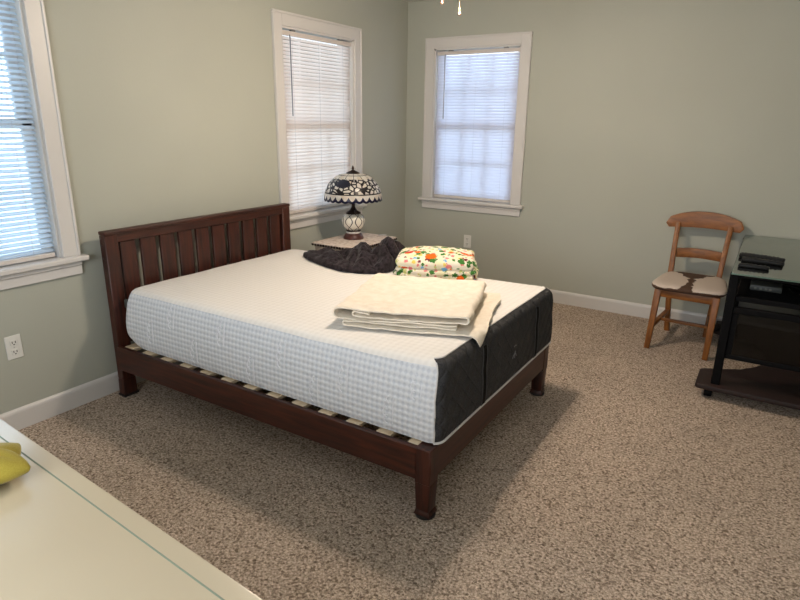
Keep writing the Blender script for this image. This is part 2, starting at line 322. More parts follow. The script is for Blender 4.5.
    def grid(s, rows, closed_u=False):
        vs = [[s.bm.verts.new(p) for p in r] for r in rows]
        for i in range(len(vs) - 1):
            m = len(vs[i])
            for k in range(m if closed_u else m - 1):
                s.bm.faces.new((vs[i][k], vs[i][(k + 1) % m], vs[i + 1][(k + 1) % m], vs[i + 1][k]))
        return s

def wloc(o):
    l = Vector((0, 0, 0))
    while o is not None: l += Vector(o.location); o = o.parent
    return l
LOCAL = set()
def rootof(o):
    while o.parent is not None: o = o.parent
    return o
def obj(name, mb, mat, parent=None, smooth=True, label=None, kind=None, normals=True):
    bm = mb.bm
    if normals: bmesh.ops.recalc_face_normals(bm, faces=bm.faces[:])
    if parent is not None and rootof(parent) not in LOCAL:
        d = wloc(parent)
        for v in bm.verts: v.co -= d
    me = bpy.data.meshes.new(name); bm.to_mesh(me); bm.free(); me.materials.append(M[mat] if isinstance(mat, str) else mat)
    o = bpy.data.objects.new(name, me); C.objects.link(o); o.parent = parent
    if smooth:
        for p in me.polygons: p.use_smooth = True
        try: me.set_sharp_from_angle(angle=math.radians(38))
        except Exception: pass
    if label: o['label'] = label
    if kind: o['kind'] = kind
    return o
def thing(name, label, cat, loc=(0, 0, 0), rz=0, group=None, local=False, kind=None):
    o = bpy.data.objects.new(name, None); C.objects.link(o); o.location = loc; o.rotation_euler = (0, 0, rz); o.empty_display_size = .1
    if label: o['label'] = label
    if cat: o['category'] = cat
    if group: o['group'] = group
    if kind: o['kind'] = kind
    if local: LOCAL.add(o)
    return o
def tag(o, label, cat, group=None):
    o['label'] = label; o['category'] = cat
    if group: o['group'] = group
    return o
def copy_tree(o, parent=None):
    c = o.copy(); C.objects.link(c); c.parent = parent
    for ch in list(o.children): copy_tree(ch, c)
    return c
def recenter(o):
    """move a parentless mesh's origin to the middle of its base"""
    vs = [v.co.copy() for v in o.data.vertices]
    c = Vector(((min(v.x for v in vs) + max(v.x for v in vs)) / 2, (min(v.y for v in vs) + max(v.y for v in vs)) / 2, min(v.z for v in vs)))
    for v in o.data.vertices: v.co -= c
    o.location = c; return o
def fbm(x, y, z=0, o=4, h=.5): return noise.fractal(Vector((x, y, z)), h, 2.0, o)

# ------------------------------------------------------------------ room shell
RX, RY, H, T = 4.15, -6.1, 2.44, .14
obj('floor', MB().box((-T, RY - T, -.1), (RX + T, T, 0)), 'carpet', smooth=False, kind='structure')
obj('ceiling', MB().box((-T, RY - T, H), (RX + T, T, H + .1)), 'ceil', smooth=False, kind='structure')
ZS, ZT = .795, 2.055               # window opening: stool top to head
CW = .085                          # casing width
W2 = (-1.612, -.803); W1 = (-4.04, -3.248); W3 = (.278, 1.062)   # openings
def wall_with_holes(u0, u1, holes, mp):
    b = MB(); u = u0
    def bx(a, c, z0, z1):
        p, q = mp(a, 0, z0), mp(c, -T, z1); b.box([min(p[i], q[i]) for i in range(3)], [max(p[i], q[i]) for i in range(3)])
    for h0, h1 in holes:
        bx(u, h0, 0, H); bx(h0, h1, 0, ZS - .03); bx(h0, h1, ZT, H); u = h1
    bx(u, u1, 0, H); return b
mpL = lambda u, v, z: (v, u, z)
mpB = lambda u, v, z: (u, -v, z)
obj('wall_left', wall_with_holes(RY, 0, [W1, W2], mpL), 'wall', smooth=False, kind='structure')
obj('wall_back', wall_with_holes(-T, RX + T, [W3], mpB), 'wall', smooth=False, kind='structure')
obj('wall_right', MB().box((RX, RY, 0), (RX + T, 0, H)), 'wall', smooth=False, kind='structure')
obj('wall_near', MB().box((-T, RY - T, 0), (RX + T, RY, H)), 'wall', smooth=False, kind='structure')
def baseboard(name, pa, pb):
    # profile extruded from pa to pb (2-D); normal to the left of the direction points into the room
    pa = Vector(pa); pb = Vector(pb); d = (pb - pa).normalized(); n = Vector((-d.y, d.x)); rows = []
    prof = [(0, 0), (.015, 0), (.015, .088), (.012, .098), (.006, .105), (0, .107)]
    for p in (pa, pb): rows.append([(p.x + n.x * a, p.y + n.y * a, z) for a, z in prof])
    b = MB().grid(rows, True)
    b.bm.verts.ensure_lookup_table(); k = len(prof); b.bm.faces.new([b.bm.verts[i] for i in range(k)]); b.bm.faces.new([b.bm.verts[i + k] for i in range(k)])
    obj(name, b, 'trim', smooth=False, kind='structure')
baseboard('baseboard_left', (0.0, 0), (0.0, RY)) if False else baseboard('baseboard_left', (0, 0), (0, RY))
baseboard('baseboard_back', (RX, 0), (0, 0))
baseboard('baseboard_right', (RX, RY), (RX, 0))
baseboard('baseboard_near', (0, RY), (RX, RY))

def mbox(b, mp, lo, hi, bev=0):
    p, q = mp(*lo), mp(*hi)
    return b.box([min(p[i], q[i]) for i in range(3)], [max(p[i], q[i]) for i in range(3)], bev)
def window(name, o, mp, blind_label, tilt, slat_mat, wand_side):
    u0, u1 = o; root = thing(name, None, None, mp((u0 + u1) / 2, 0, ZS), kind='structure')
    S = lambda n, b, m: obj(n, b, m, root, smooth=False, kind=None)
    b = MB()
    for a, c in ((u0 - CW, u0), (u1, u1 + CW)):
        lf = a < u0 - .01
        mbox(b, mp, (a + .013 if lf else a, 0, ZS), (c if lf else c - .013, .018, ZT + CW - .013), .002)
        k0, k1 = (a, a + .014) if lf else (c - .014, c)
        mbox(b, mp, (k0, 0, ZS), (k1, .024, ZT + CW - .0135), .003)
    mbox(b, mp, (u0, 0, ZT), (u1, .018, ZT + CW - .013), .002); mbox(b, mp, (u0 - CW, 0, ZT + CW - .014), (u1 + CW, .024, ZT + CW + .002), .003)
    S('casing', b, 'trim')
    b = MB(); mbox(b, mp, (u0 - CW - .028, -.06, ZS - .028), (u1 + CW + .028, .052, ZS), .006); S('stool', b, 'trim')
    b = MB(); mbox(b, mp, (u0 - CW, 0, ZS - .098), (u1 + CW, .017, ZS - .028), .003); mbox(b, mp, (u0 - CW, 0, ZS - .052), (u1 + CW, .028, ZS - .028), .006); S('apron', b, 'trim')
    b = MB()
    mbox(b, mp, (u0 - .001, -T, ZS), (u0 + .012, 0.004, ZT)); mbox(b, mp, (u1 - .012, -T, ZS), (u1 + .001, 0.004, ZT)); mbox(b, mp, (u0, -T, ZT - .012), (u1, 0.004, ZT + .001)); mbox(b, mp, (u0, -T - .02, ZS - .03), (u1, -.055, ZS - .002))
    S('jamb', b, 'trim')
    zm = 1.425
    for nm, z0, z1, v0 in (('lower_sash', ZS, zm + .02, -.085), ('upper_sash', zm - .02, ZT - .012, -.115)):
        b = MB(); v1 = v0 + .028; r = .045
        mbox(b, mp, (u0 + .012, v0, z0), (u0 + .012 + r, v1, z1), .003); mbox(b, mp, (u1 - .012 - r, v0, z0), (u1 - .012, v1, z1), .003)
        mbox(b, mp, (u0 + .012, v0, z0), (u1 - .012, v1, z0 + .045), .003); mbox(b, mp, (u0 + .012, v0, z1 - (.04 if z1 < 1.8 else .022)), (u1 - .012, v1, z1), .003)
        sa = S(nm, b, 'sash')
        b = MB()
        for k in (1, 2):
            uu = u0 + .057 + (u1 - u0 - .114) * k / 3; mbox(b, mp, (uu - .009, v0 + .006, z0 + .04), (uu + .009, v1 - .006, z1 - .04))
        zz = (z0 + z1) / 2; mbox(b, mp, (u0 + .05, v0 + .006, zz - .009), (u1 - .05, v1 - .006, zz + .009))
        obj('muntin', b, 'sash', sa, smooth=False)
        b = MB(); mbox(b, mp, (u0 + .05, v0 + .012, z0 + .04), (u1 - .05, v0 + .016, z1 - .035)); obj('pane', b, 'glass', sa, smooth=False)
    # ---- mini blind hung inside the opening
    bl = thing('window_blind', blind_label, 'blind', mp((u0 + u1) / 2, -.024, ZS))
    a, c = u0 + .022, u1 - .022
    b = MB(); mbox(b, mp, (a - .004, -.038, ZT - .052), (c + .004, -.010, ZT - .022), .002); obj('headrail', b, 'blindhard', bl, smooth=False)
    for uu in (a + .12, c - .12):
        b = MB(); mbox(b, mp, (uu - .018, -.036, ZT - .024), (uu + .018, -.012, ZT - .012)); obj('bracket', b, 'gap', bl, smooth=False)
    b = MB(); pitch = .0240; z = ZT - .066; zb = ZS + .04; w = .0268; rows = 0
    while z > zb:
        # each slat a shallow arc turned by tilt: room edge low
        pr = []
        for k in range(4):
            s_ = (k / 3 - .5); arc = .0034 * (1 - 4 * s_ * s_)
            y = s_ * w * math.cos(tilt) + arc * math.sin(tilt); zz = -s_ * w * math.sin(tilt) + arc * math.cos(tilt)
            pr.append((y, zz))
        rr = []
        for uu in (a, (a + c) / 2, c):
            rr.append([mp(uu, -.024 + p, z + q) for p, q in pr])
        b.grid(rr)
        # added second layer along the room edge, dims the backlight to a line
        dim_strip = []
        for s_ in (.27, .5):
            arc = .0034 * (1 - 4 * s_ * s_) - .0009
            dim_strip.append((s_ * w * math.cos(tilt) + arc * math.sin(tilt), -s_ * w * math.sin(tilt) + arc * math.cos(tilt)))
        b.grid([[mp(uu, -.024 + p, z + q) for p, q in dim_strip] for uu in (a, (a + c) / 2, c)]); z -= pitch; rows += 1
    obj('slats', b, slat_mat, bl, normals=False)
    b = MB(); mbox(b, mp, (a, -.036, ZS + .006), (c, -.012, ZS + .028), .003); obj('bottom_rail', b, 'blindhard', bl, smooth=False)
    for uu in (a + .10, (a + c) / 2, c - .10):
        b = MB()
        for vv in (-.0375, -.0105): b.tube([mp(uu, vv, ZT - .05), mp(uu, vv, ZS + .02)], .0007, 4)
        obj('ladder_cord', b, 'cord', bl)
    uu = a + .075 if wand_side < 0 else c - .075
    b = MB(); b.tube([mp(uu, -.008, ZT - .045), mp(uu, -.004, ZT - .07), mp(uu, -.004, ZT - .57)], .0042, 6); obj('tilt_wand', b, 'wand', bl)
    return bl
M['blindcool'] = blind_mat('blind_slat_cool_lit', (.70, .70, .76), .48, (.84, .86, 1.0))  # same white slats, cool daylight put into the colour
M['blindbright'] = blind_mat('blind_slat_blue_lit', (.70, .78, .88), .55, (.74, .88, 1.0))  # same white slats, bright blue daylight put into the colour
window('window_1', W1, mpL, 'white mini blind in the window at the left edge of the photo, slats half open', math.radians(30), 'blindbright', -1)
window('window_2', W2, mpL, 'closed white mini blind in the window behind the stained-glass lamp', math.radians(62), 'blind', -1)
window('window_3', W3, mpB, 'closed white mini blind in the window right of the room corner', math.radians(64), 'blindcool', -1)

# ------------------------------------------------------------------ wall outlets
def outlet(label, mp, u, z):
    root = thing('wall_outlet', label, 'outlet', mp(u, 0, z - .057))
    b = MB(); mbox(b, mp, (u - .036, 0, z - .058), (u + .036, .006, z + .058), .003); obj('cover_plate', b, 'white', root, smooth=False)
    for s in (-1, 1):
        b = MB(); mbox(b, mp, (u - .017, .005, z + s * .023 - .014), (u + .017, .009, z + s * .023 + .014), .003); r = obj('receptacle', b, 'white', root, smooth=False)
        b = MB()
        for k in (-.007, .007): mbox(b, mp, (u + k - .0016, .008, z + s * .023 - .003), (u + k + .0016, .0096, z + s * .023 + .008))
        mbox(b, mp, (u - .003, .008, z + s * .023 - .011), (u + .003, .0096, z + s * .023 - .006)); obj('slot', b, 'slot', r, smooth=False)
    b = MB(); mbox(b, mp, (u - .003, .005, z - .003), (u + .003, .0075, z + .003), .001); obj('screw', b, 'screw', root)
outlet('white duplex outlet low on the wall below the left-edge window', mpL, -3.536, .413)
outlet('white outlet on the far wall below the window right of the corner', mpB, .668, .428)

# ------------------------------------------------------------------ bed frame
bed = thing('bed_frame', 'dark cherry wooden bed frame with slatted headboard', 'bed', (1.06, -2.41, 0))
Y0, Y1 = -3.10, -1.712
hb = obj('headboard', MB().box((.075, Y0 + .015, .845), (.118, Y1 - .015, .89), .003), 'cherryy', bed)
hb['label'] = 'slatted headboard with tall posts'
obj('top_cap', MB().box((.068, Y0 + .012, .888), (.124, Y1 - .012, .908), .005, 2), 'cherryy', hb)
obj('lower_rail', MB().box((.078, Y0 + .05, .30), (.114, Y1 - .05, .40), .003), 'cherryy', hb)
for y, y2 in ((Y0 + .012, Y0 + .085), (Y1 - .085, Y1 - .012)):
    b = MB().box((.072, y, .10), (.12, y2, .889), .004); b.bar((.096, (y + y2) / 2, .10), (.096, (y + y2) / 2, .012), .048, y2 - y, .003, (1, 0, 0), .052, .078)
    p = obj('post', b, 'cherryv', hb)
    obj('foot_glide', MB().prism([(.066, y - .006), (.126, y - .006), (.126, y2 + .006), (.066, y2 + .006)], 0, .014, .003), 'glide', p)
ys = [Y0 + .085 + (Y1 - Y0 - .17) * k / 10 for k in range(11)]
for k in range(10):
    obj('slat', MB().box((.086, ys[k] + .016, .38), (.106, ys[k + 1] - .016, .848), .002), 'cherryv', hb)
for z in (.875, .835, .77):
    b = MB().tube([(.088, Y0 + .014, z), (.088, Y0 + .009, z)], .006, 8); obj('bolt', b, 'bolt', hb)
Y1 = -1.757
for y, y2, nm in ((Y0, Y0 + .022, 'side_rail'), (Y1 - .022, Y1, 'side_rail')):
    obj(nm, MB().box((.118, y, .165), (1.965, y2, .30), .003), 'cherryx', bed)
obj('foot_rail', MB().box((1.997, Y0 + .05, .165), (2.02, Y1 - .05, .30), .003), 'cherryy', bed)
for y in (Y0 + .034, Y1 - .034):
    b = MB().box((1.955, y - .034, .15), (2.023, y + .034, .302), .004); b.bar((1.989, y, .151), (1.989, y, .03), .066, .064, .004, (1, 0, 0), .058, .056)
    b.bar((1.989, y, .031), (1.989, y, .012), .058, .056, .002, (1, 0, 0), .07, .068)
    l = obj('leg', b, 'cherryv', bed)
    obj('foot_glide', MB().prism([(1.989 + .037 * math.cos(a) * 1.1, y + .037 * math.sin(a) * 1.1) for a in [2 * PI * k / 16 for k in range(16)]], 0, .014, .003), 'glide', l)
for s in (-1, 1):
    yy = (Y0 + .034) if s < 0 else (Y1 - .034)
    obj('ledge', MB().box((.125, Y0 + .022 if s < 0 else Y1 - .05, .25), (1.955, Y0 + .05 if s < 0 else Y1 - .022, .28)), 'cherryx', bed)
obj('center_beam', MB().box((.12, -2.44, .22), (1.99, -2.38, .279), .003), 'pine', bed)
for x in (.75, 1.45): obj('center_leg', MB().box((x - .025, -2.435, 0), (x + .025, -2.385, .221), .003), 'pine', bed)
for k in range(13):
    x = .15 + k * .1465
    obj('bed_slat', MB().box((x, Y0 + .024, .279), (x + .066, Y1 - .024, .299), .003), 'pine', bed)

# ------------------------------------------------------------------ mattress
mat = thing('mattress', 'thick white knit mattress with a charcoal quilted foot panel', 'mattress', (1.06, -2.36, .30))
MX0, MX1, MY0, MY1 = .135, 2.034, -3.064, -1.725
NP = 0
def outline(inset, cr, nseg=8, dens=.05):
    x0, x1, y0, y1 = MX0 + inset, MX1 - inset, MY0 + inset, MY1 - inset; pts = []
    per = [((x1 - cr), y0 + cr, -PI / 2, 0), (x1 - cr, y1 - cr, 0, PI / 2), (x0 + cr, y1 - cr, PI / 2, PI), (x0 + cr, y0 + cr, PI, 1.5 * PI)]
    nl, ns = 36, 26
    for q, (cx, cy, a0, a1) in enumerate(per):
        for k in range(nseg + 1):
            a = a0 + (a1 - a0) * k / nseg; pts.append(Vector((cx + cr * math.cos(a), cy + cr * math.sin(a))))
        nx = per[(q + 1) % 4]; e = Vector((nx[0] + cr * math.cos(nx[2]), nx[1] + cr * math.sin(nx[2]))); s = pts[-1]
        m = ns if q % 2 == 0 else nl
        for k in range(1, m): pts.append(s.lerp(e, k / m))
    return pts
prof = [(.05, .300), (.018, .302), (.006, .309), (.002, .32), (0, .36), (.001, .42), (.006, .48), (.014, .535), (.024, .572), (.032, .592), (.042, .603), (.060, .611), (.10, .613), (.16, .615), (.25, .616), (.40, .6165), (.55, .617)]
rings = []
for inset, z in prof:
    o2 = outline(inset, .05)
    ring = []
    for p in o2:
        zz = z; q = p.copy()
        # head end sits up and curls in at the bottom
        t = max(0, (.30 - p.x) / .18); t = min(t, 1); lift = .11 * t * t
        if z < .45: zz = z + lift * (1 - (z - .3) / .15)
        zz += .003 * fbm(p.x * 3, p.y * 3, z * 4, 3) * (1 if z > .33 else .3)
        # the foot-end top edge is squarer and reaches further out
        if p.x > 1.8 and z > .5:
            w_ = (p.x - 1.8) / .2
        if z > .48: zz += .013 * max(0, min(1, (p.x - 1.5) / .45)) ** 2
        if q.x > 1.9 and z > .48: q.x += .018 * min(1, (q.x - 1.9) / .06) * min(1, (z - .48) / .1)
        ring.append((q.x, q.y, zz))
    rings.append(ring)
n = len(rings[0])
def is_foot(i, k):
    p = [Vector(rings[i][k]), Vector(rings[i][(k + 1) % n]), Vector(rings[i + 1][k])]
    cx = sum(v.x for v in p) / 3; nr = (Vector(rings[i][(k + 1) % n]) - Vector(rings[i][k])); nr = Vector((nr.y, -nr.x)).normalized()
    return 2 <= i <= 10 and cx > 1.85 and nr.x > .55
def patch(test, cap=False):
    b = MB(); vm = {}
    def V(i, k):
        k %= n
        if (i, k) not in vm: vm[(i, k)] = b.bm.verts.new(rings[i][k])
        return vm[(i, k)]
    for i in range(len(rings) - 1):
        for k in range(n):
            if test(i, k): b.bm.faces.new((V(i, k), V(i, k + 1), V(i + 1, k + 1), V(i + 1, k)))
    if cap == 'top': b.bm.faces.new([V(len(rings) - 1, k) for k in range(n)])
    if cap == 'bot': b.bm.faces.new([V(0, k) for k in range(n)][::-1])
    return b
side = obj('side_border', patch(lambda i, k: i < 9 and not is_foot(i, k), 'bot'), 'knit', mat, normals=False)
obj('top_cover', patch(lambda i, k: i >= 9 and not is_foot(i, k), 'top'), 'knittop', mat, normals=False)
fp = obj('foot_panel', patch(is_foot), 'dq', mat, normals=False)
fp['label'] = 'charcoal quilted foot panel'
# piping round the foot panel
ks = [k for k in range(n) if is_foot(5, k)]
ks.sort(key=lambda k: rings[5][k][1]); ks = ks + [((ks[-1] + 1) % n)]
def off(i, k, d=.003):
    p = Vector(rings[i][k % n]); a = Vector(rings[i][(k + 1) % n]) - Vector(rings[i][(k - 1) % n]); nn = Vector((a.y, -a.x, 0)).normalized(); return p + nn * d
b = MB().tube([off(2, k) for k in ks], .0055, 6); b.tube([off(i, ks[0], .001) for i in range(2, 11)], .003, 6); b.tube([off(i, ks[-1], .001) for i in range(2, 11)], .003, 6)
b.tube([off(11, k, .001) + Vector((0, 0, .001)) for k in ks], .003, 6)
obj('piping', b, 'pipe', mat)
# two vertical straps: x of the foot face at height z
def footx(z):
    for (a, za), (c, zc) in zip(prof[2:], prof[3:]):
        if za <= z <= zc: return MX1 - (a + (c - a) * (z - za) / (zc - za)) + .018 * max(0, min(1, (z - .48) / .1))
    return MX1 - .04
for y in (-2.665, -2.03):
    for nm, m_, off_, w_, d_ in (('strap', 'strap', 0, .030, .004),):
        rr = []
        for z in [.311 + (.598 - .311) * k / 12 for k in range(13)]:
            x = footx(z); rr.append([(x + .001, y - w_ / 2, z), (x + .004, y - w_ / 2, z), (x + .004, y + w_ / 2, z), (x + .001, y + w_ / 2, z)])
        st = obj(nm, MB().grid(rr, True), m_, mat, smooth=False)
        b = MB()
        for s in (-1, 1): b.tube([(footx(z) + .004, y + s * (w_ / 2 + .004), z) for z in [.311 + (.598 - .311) * k / 12 for k in range(13)]], .0016, 5)
        obj('stitching', b, 'strapedge', st)
x0 = footx(.43) + .003
b = MB()   # little embroidered sprig on the panel
for pts in ([(-2.350, .415), (-2.343, .427), (-2.325, .436)], [(-2.325, .410), (-2.325, .427), (-2.322, .445)], [(-2.305, .415), (-2.313, .428), (-2.326, .437)]):
    b.tube([(x0, y, z) for y, z in pts], .0018, 5)
obj('emblem', b, 'logo', mat)
obj('emblem_stroke', MB().tube([(x0, y, z) for y, z in [(-2.340, .470), (-2.325, .474), (-2.310, .470)]], .0016, 5), 'logo', mat)
# raised cloud-and-line motifs on the near side
def sidey(z):
    for (a, za), (c, zc) in zip(prof[2:], prof[3:]):
        if za <= z <= zc: return MY0 + (a + (c - a) * (z - za) / (zc - za))
    return MY0
for mx, mz in ((.524, .53), (.876, .515), (1.248, .50), (1.583, .475), (1.92, .53), (.688, .39), (1.065, .39), (1.432, .39), (1.803, .40), (.36, .42)):
    b = MB()
    line = [(mx + .03, sidey(mz + d) - .001, mz + d) for d in (.05, .02, -.02, -.055)]; b.tube(line, .0022, 5)
    for dz, r in ((.042, .013), (.018, .018), (-.012, .021), (-.042, .018)):
        b.tube([(mx + .024 - r - r * .9 * math.sin(a), sidey(mz + dz + r * math.cos(a)) - .001, mz + dz + r * math.cos(a)) for a in [PI * j / 8 for j in range(9)]], .0026, 5)
    obj('cloud_embroidery', b, 'embroid', mat)
obj('zipper_tag', MB().box((.128, MY0 + .03, .50), (.150, MY0 + .05, .545), .004), 'grey', mat)

# ------------------------------------------------------------------ folded blankets
TOP = .617
def foot_drape(p):
    """lay a point given over the mattress top down over the foot edge"""
    x, y, z = p; e = 2.000; z += .004 + .013 * max(0, min(1, (x - 1.5) / .45)) ** 2; p = (x, y, z)
    if x > e:
        s = x - e; R = .03; a = min(s / R, 1.25)
        nx = e + R * math.sin(a); dz = R * (1 - math.cos(a)); rest = max(0, s - R * 1.25)
        return (nx + rest * math.cos(1.25), y, z - dz - rest * math.sin(1.25))
    return p
def sheet(path, w0, w1, rot, cen, thick, drape=False, ny=44, amp=.004, seed=0, edge=None):
    # resample path
    P = [Vector(p) for p in path]; dens = []
    for a, c in zip(P, P[1:]):
        m = max(1, int((c - a).length / .018)); dens += [a.lerp(c, k / m) for k in range(m)]
    dens.append(P[-1]); ca, sa = math.cos(rot), math.sin(rot); nrm = []
    for i in range(len(dens)):
        d = dens[min(i + 1, len(dens) - 1)] - dens[max(i - 1, 0)]; d.normalize(); nrm.append(Vector((-d.y, d.x)))
    b = MB(); loops = []
    for j in range(ny + 1):
        t = j / ny; ring_o, ring_i = [], []
        for i, p in enumerate(dens):
            L = i / (len(dens) - 1); ww0, ww1 = w0, w1
            if edge: ww0, ww1 = edge(p.x, w0, w1, L)
            y = ww0 + (ww1 - ww0) * t + .010 * fbm(p.x * 5 + seed, L * 3, t * 2 + seed, 3) * (1 - .6 * abs(2 * t - 1))
            endp = min(t, 1 - t) * ny; th = thick * (.45 if endp < .5 else .85 if endp < 1.5 else 1) * (1 + .25 * fbm(p.x * 22, y * 22, seed, 2))
            wob = amp * fbm(p.x * 7 + seed * 3, y * 7, L * 2, 3); xs = .012 * fbm(y * 6, seed + L, 1.3, 2)
            for s, ring in ((1, ring_o), (-1, ring_i)):
                q = p + nrm[i] * s * th / 2; X, Z = q.x + xs, max(q.y + wob, .001)
                pt = (cen[0] + X * ca - y * sa, cen[1] + X * sa + y * ca, TOP + Z)
                ring.append(foot_drape(pt) if drape else (pt[0], pt[1], foot_drape((min(pt[0], 1.99), pt[1], pt[2]))[2]))
        loops.append(ring_o + ring_i[::-1])
    b.grid(loops, True); b.bm.verts.ensure_lookup_table(); k = len(loops[0]); m = len(dens)
    for base in (0, k * ny):
        for i in range(m - 1):
            vs = [b.bm.verts[base + i], b.bm.verts[base + i + 1], b.bm.verts[base + k - 2 - i], b.bm.verts[base + k - 1 - i]]
            try: b.bm.faces.new(vs)
            except ValueError: pass
    return b
rot = math.radians(17); cen = (1.61, -2.51)
def arc(cx, cz, r, a0, a1, nseg=6): return [(cx + r * math.cos(a0 + (a1 - a0) * k / nseg), cz + r * math.sin(a0 + (a1 - a0) * k / nseg)) for k in range(nseg + 1)]
q = thing('folded_quilt', 'cream quilt folded flat with one corner hanging over the mattress foot', 'blanket', (cen[0], cen[1], TOP))
pathA = [(.360, .008), (.1, .008), (-.24, .008)] + arc(-.245, .0145, .0075, -PI / 2, -1.5 * PI) + [(-.1, .022), (.12, .022), (.235, .021)]
A = sheet(pathA, -.335, .335, rot, cen, .012, True, seed=1, amp=.005, edge=lambda x, a, c, L: (a - max(0, x - .05) * .04 if L < .5 else a + .02, c if L < .5 else c - .02))
obj('lower_fold', A, 'quilt', q)
pathB = [(-.14, .056), (-.18, .060)] + arc(-.205, .0535, .010, PI / 2, 1.5 * PI, 6) + [(-.1, .043), (.1, .044), (.255, .044)] + arc(.270, .0575, .0145, -PI / 2, PI / 2, 8) + [(.1, .070), (-.1, .073), (-.25, .072)] + arc(-.275, .0505, .0215, PI / 2, 1.5 * PI, 8) + [(-.1, .030), (.1, .031), (.24, .029)]
B = sheet(pathB, -.305, .315, rot, cen, .013, False, seed=2, amp=.006)
obj('upper_fold', B, 'quilt', q)

def puff(b, hw, hd, z0, z1, seed, e=.35, dome=0, sh=(0, 0), na=96, nr=20):
    """rounded, soft layer: superellipse outline, cushion profile"""
    rings_ = []; rr = (z1 - z0) / 2; zm = (z0 + z1) / 2
    pr = [(-PI / 2 + PI * k / 10) for k in range(11)]
    seq = []
    for k in range(6): seq.append((k / 6 * .999 + .001, -1))
    seq2 = [(f, 1) for f, _ in seq][::-1]
    def P(f, edge, ang, lay):
        c, s = math.cos(ang), math.sin(ang)
        x = math.copysign(abs(c) ** e, c); y = math.copysign(abs(s) ** e, s)
        wob = 1 + .02 * fbm(c * 2 + seed, s * 2, seed, 3)
        return x * (hw * f * wob + edge) + sh[0], y * (hd * f * wob + edge) + sh[1]
    for f, _ in seq:
        rings_.append([(*P(f * 1, -rr * f, 2 * PI * k / na, 0), z0) for k in range(na)])
    for a in pr[1:-1]:
        rings_.append([(*P(1, -rr + rr * math.cos(a), 2 * PI * k / na, 1), zm + rr * math.sin(a)) for k in range(na)])
    for f, _ in seq[::-1]:
        rings_.append([(*P(f, -rr * f, 2 * PI * k / na, 2), z1 + dome * (1 - f * f)) for k in range(na)])
    out = []
    for i, r in enumerate(rings_):
        o = []
        for x, y, z in r:
            d = .006 * fbm(x * 9, y * 9, seed * 2.3 + z * 6, 3)
            o.append((x + d * .8, y + .8 * .006 * fbm(x * 9 + 7, y * 9, z * 9 + seed, 3), max(z + (d if i > 6 else 0), .0)))
        out.append(o)
    b.grid(out, True); b.bm.verts.ensure_lookup_table()
    m = len(b.bm.verts); b.bm.faces.new([b.bm.verts[m - na + k] for k in range(na)]); b.bm.faces.new([b.bm.verts[m - na * len(out) + k] for k in range(na)][::-1])
f = thing('folded_quilt', 'floral print quilt folded into a thick stack behind the cream one', 'blanket', (1.366, -1.872, TOP + .004), math.radians(24), local=True)
for i, (hw, hd, z0, z1, dm, sh) in enumerate(((.230, .180, .000, .021, 0, (.004, 0)), (.232, .182, .018, .041, 0, (-.004, -.004)), (.228, .183, .036, .066, .004, (0, .0)), (.222, .178, .056,   .124, .028, (-.004, .002)))):
    b = MB(); puff(b, hw, hd, z0, z1, i * 3.7 + 1, .28, dm, sh); o = obj('fold_layer', b, 'floral', f)

# charcoal throw: a rumpled heap
ol = [(.41, -1.93), (.45, -1.985), (.53, -2.02), (.62, -2.065), (.74, -2.11), (.87, -2.14), (1.0, -2.12), (1.10, -2.06), (1.12, -1.97), (1.115, -1.86), (1.10, -1.74), (1.06, -1.68), (.95, -1.68), (.8, -1.735), (.65, -1.79), (.53, -1.83), (.44, -1.88)]
cx_, cy_ = .93, -1.92; K = 160; R_ = 46; rows = []
def ray_r(a):
    d = Vector((math.cos(a), math.sin(a))); best = .1
    for i in range(len(ol)):
        p = Vector(ol[i]) - Vector((cx_, cy_)); q_ = Vector(ol[(i + 1) % len(ol)]) - Vector((cx_, cy_)); e = q_ - p
        den = d.x * e.y - d.y * e.x
        if abs(den) < 1e-9: continue
        t = (p.x * e.y - p.y * e.x) / den; u = (p.x * d.y - p.y * d.x) / den
        if t > 0 and -1e-6 <= u <= 1.000001: best = t
    return best
radii = [ray_r(2 * PI * k / K) for k in range(K)]
radii = [sum(radii[(k + j) % K] for j in (-2, -1, 0, 1, 2)) / 5 for k in range(K)]
def throw_h(x, y, f_):
    edge = (1 - f_ ** 6) ** .6
    g = .034 + .108 * math.exp(-(((x - 1.07) / .17) ** 2 + ((y + 1.84) / .17) ** 2)) + .050 * math.exp(-(((x - .84) / .15) ** 2 + ((y + 1.88) / .13) ** 2)) + .022 * math.exp(-(((x - .60) / .12) ** 2 + ((y + 1.93) / .08) ** 2))
    # soft rounded folds with tight valleys, fanning out from the heap's peak
    a_ = math.atan2(y + 2.35, x - 1.35) ; wv = fbm(x * 3.5, y * 3.5, 2.0, 3) * .9
    s1 = abs(math.sin(a_ * 11 + wv * 1.6)) ** .8
    s2 = abs(math.sin((x * .9 + y * 1.3) * 20 + fbm(x * 4, y * 4, 5, 2) * 3.0)) ** .8
    k_ = .12 + .62 * s1 + .52 * s2
    return edge * (g * k_ + .012 * fbm(x * 11, y * 11, 1, 3) + .0035 * abs(math.sin(x * 110)) * abs(math.sin(y * 110))) + .004
for i in range(R_ + 1):
    fr = (i + .02) / (R_ + .02); row = []
    for k in range(K):
        a = 2 * PI * k / K; r = radii[k] * (1 + .05 * fbm(math.cos(a) * 4, math.sin(a) * 4, 3, 3) ) * fr
        x, y = cx_ + r * math.cos(a), cy_ + r * math.sin(a); h = throw_h(x, y, fr)
        bulge = 1 + (.05 * math.sin(min(1, max(0, (fr - .8) / .2)) * PI))
        row.append((cx_ + (x - cx_) * bulge, cy_ + (y - cy_) * bulge, TOP + .003 + max(h, .002)))
    rows.append(row)
rows.append([(cx_ + radii[k] * .99 * math.cos(2 * PI * k / K), cy_ + radii[k] * .99 * math.sin(2 * PI * k / K), TOP + .003) for k in range(K)])
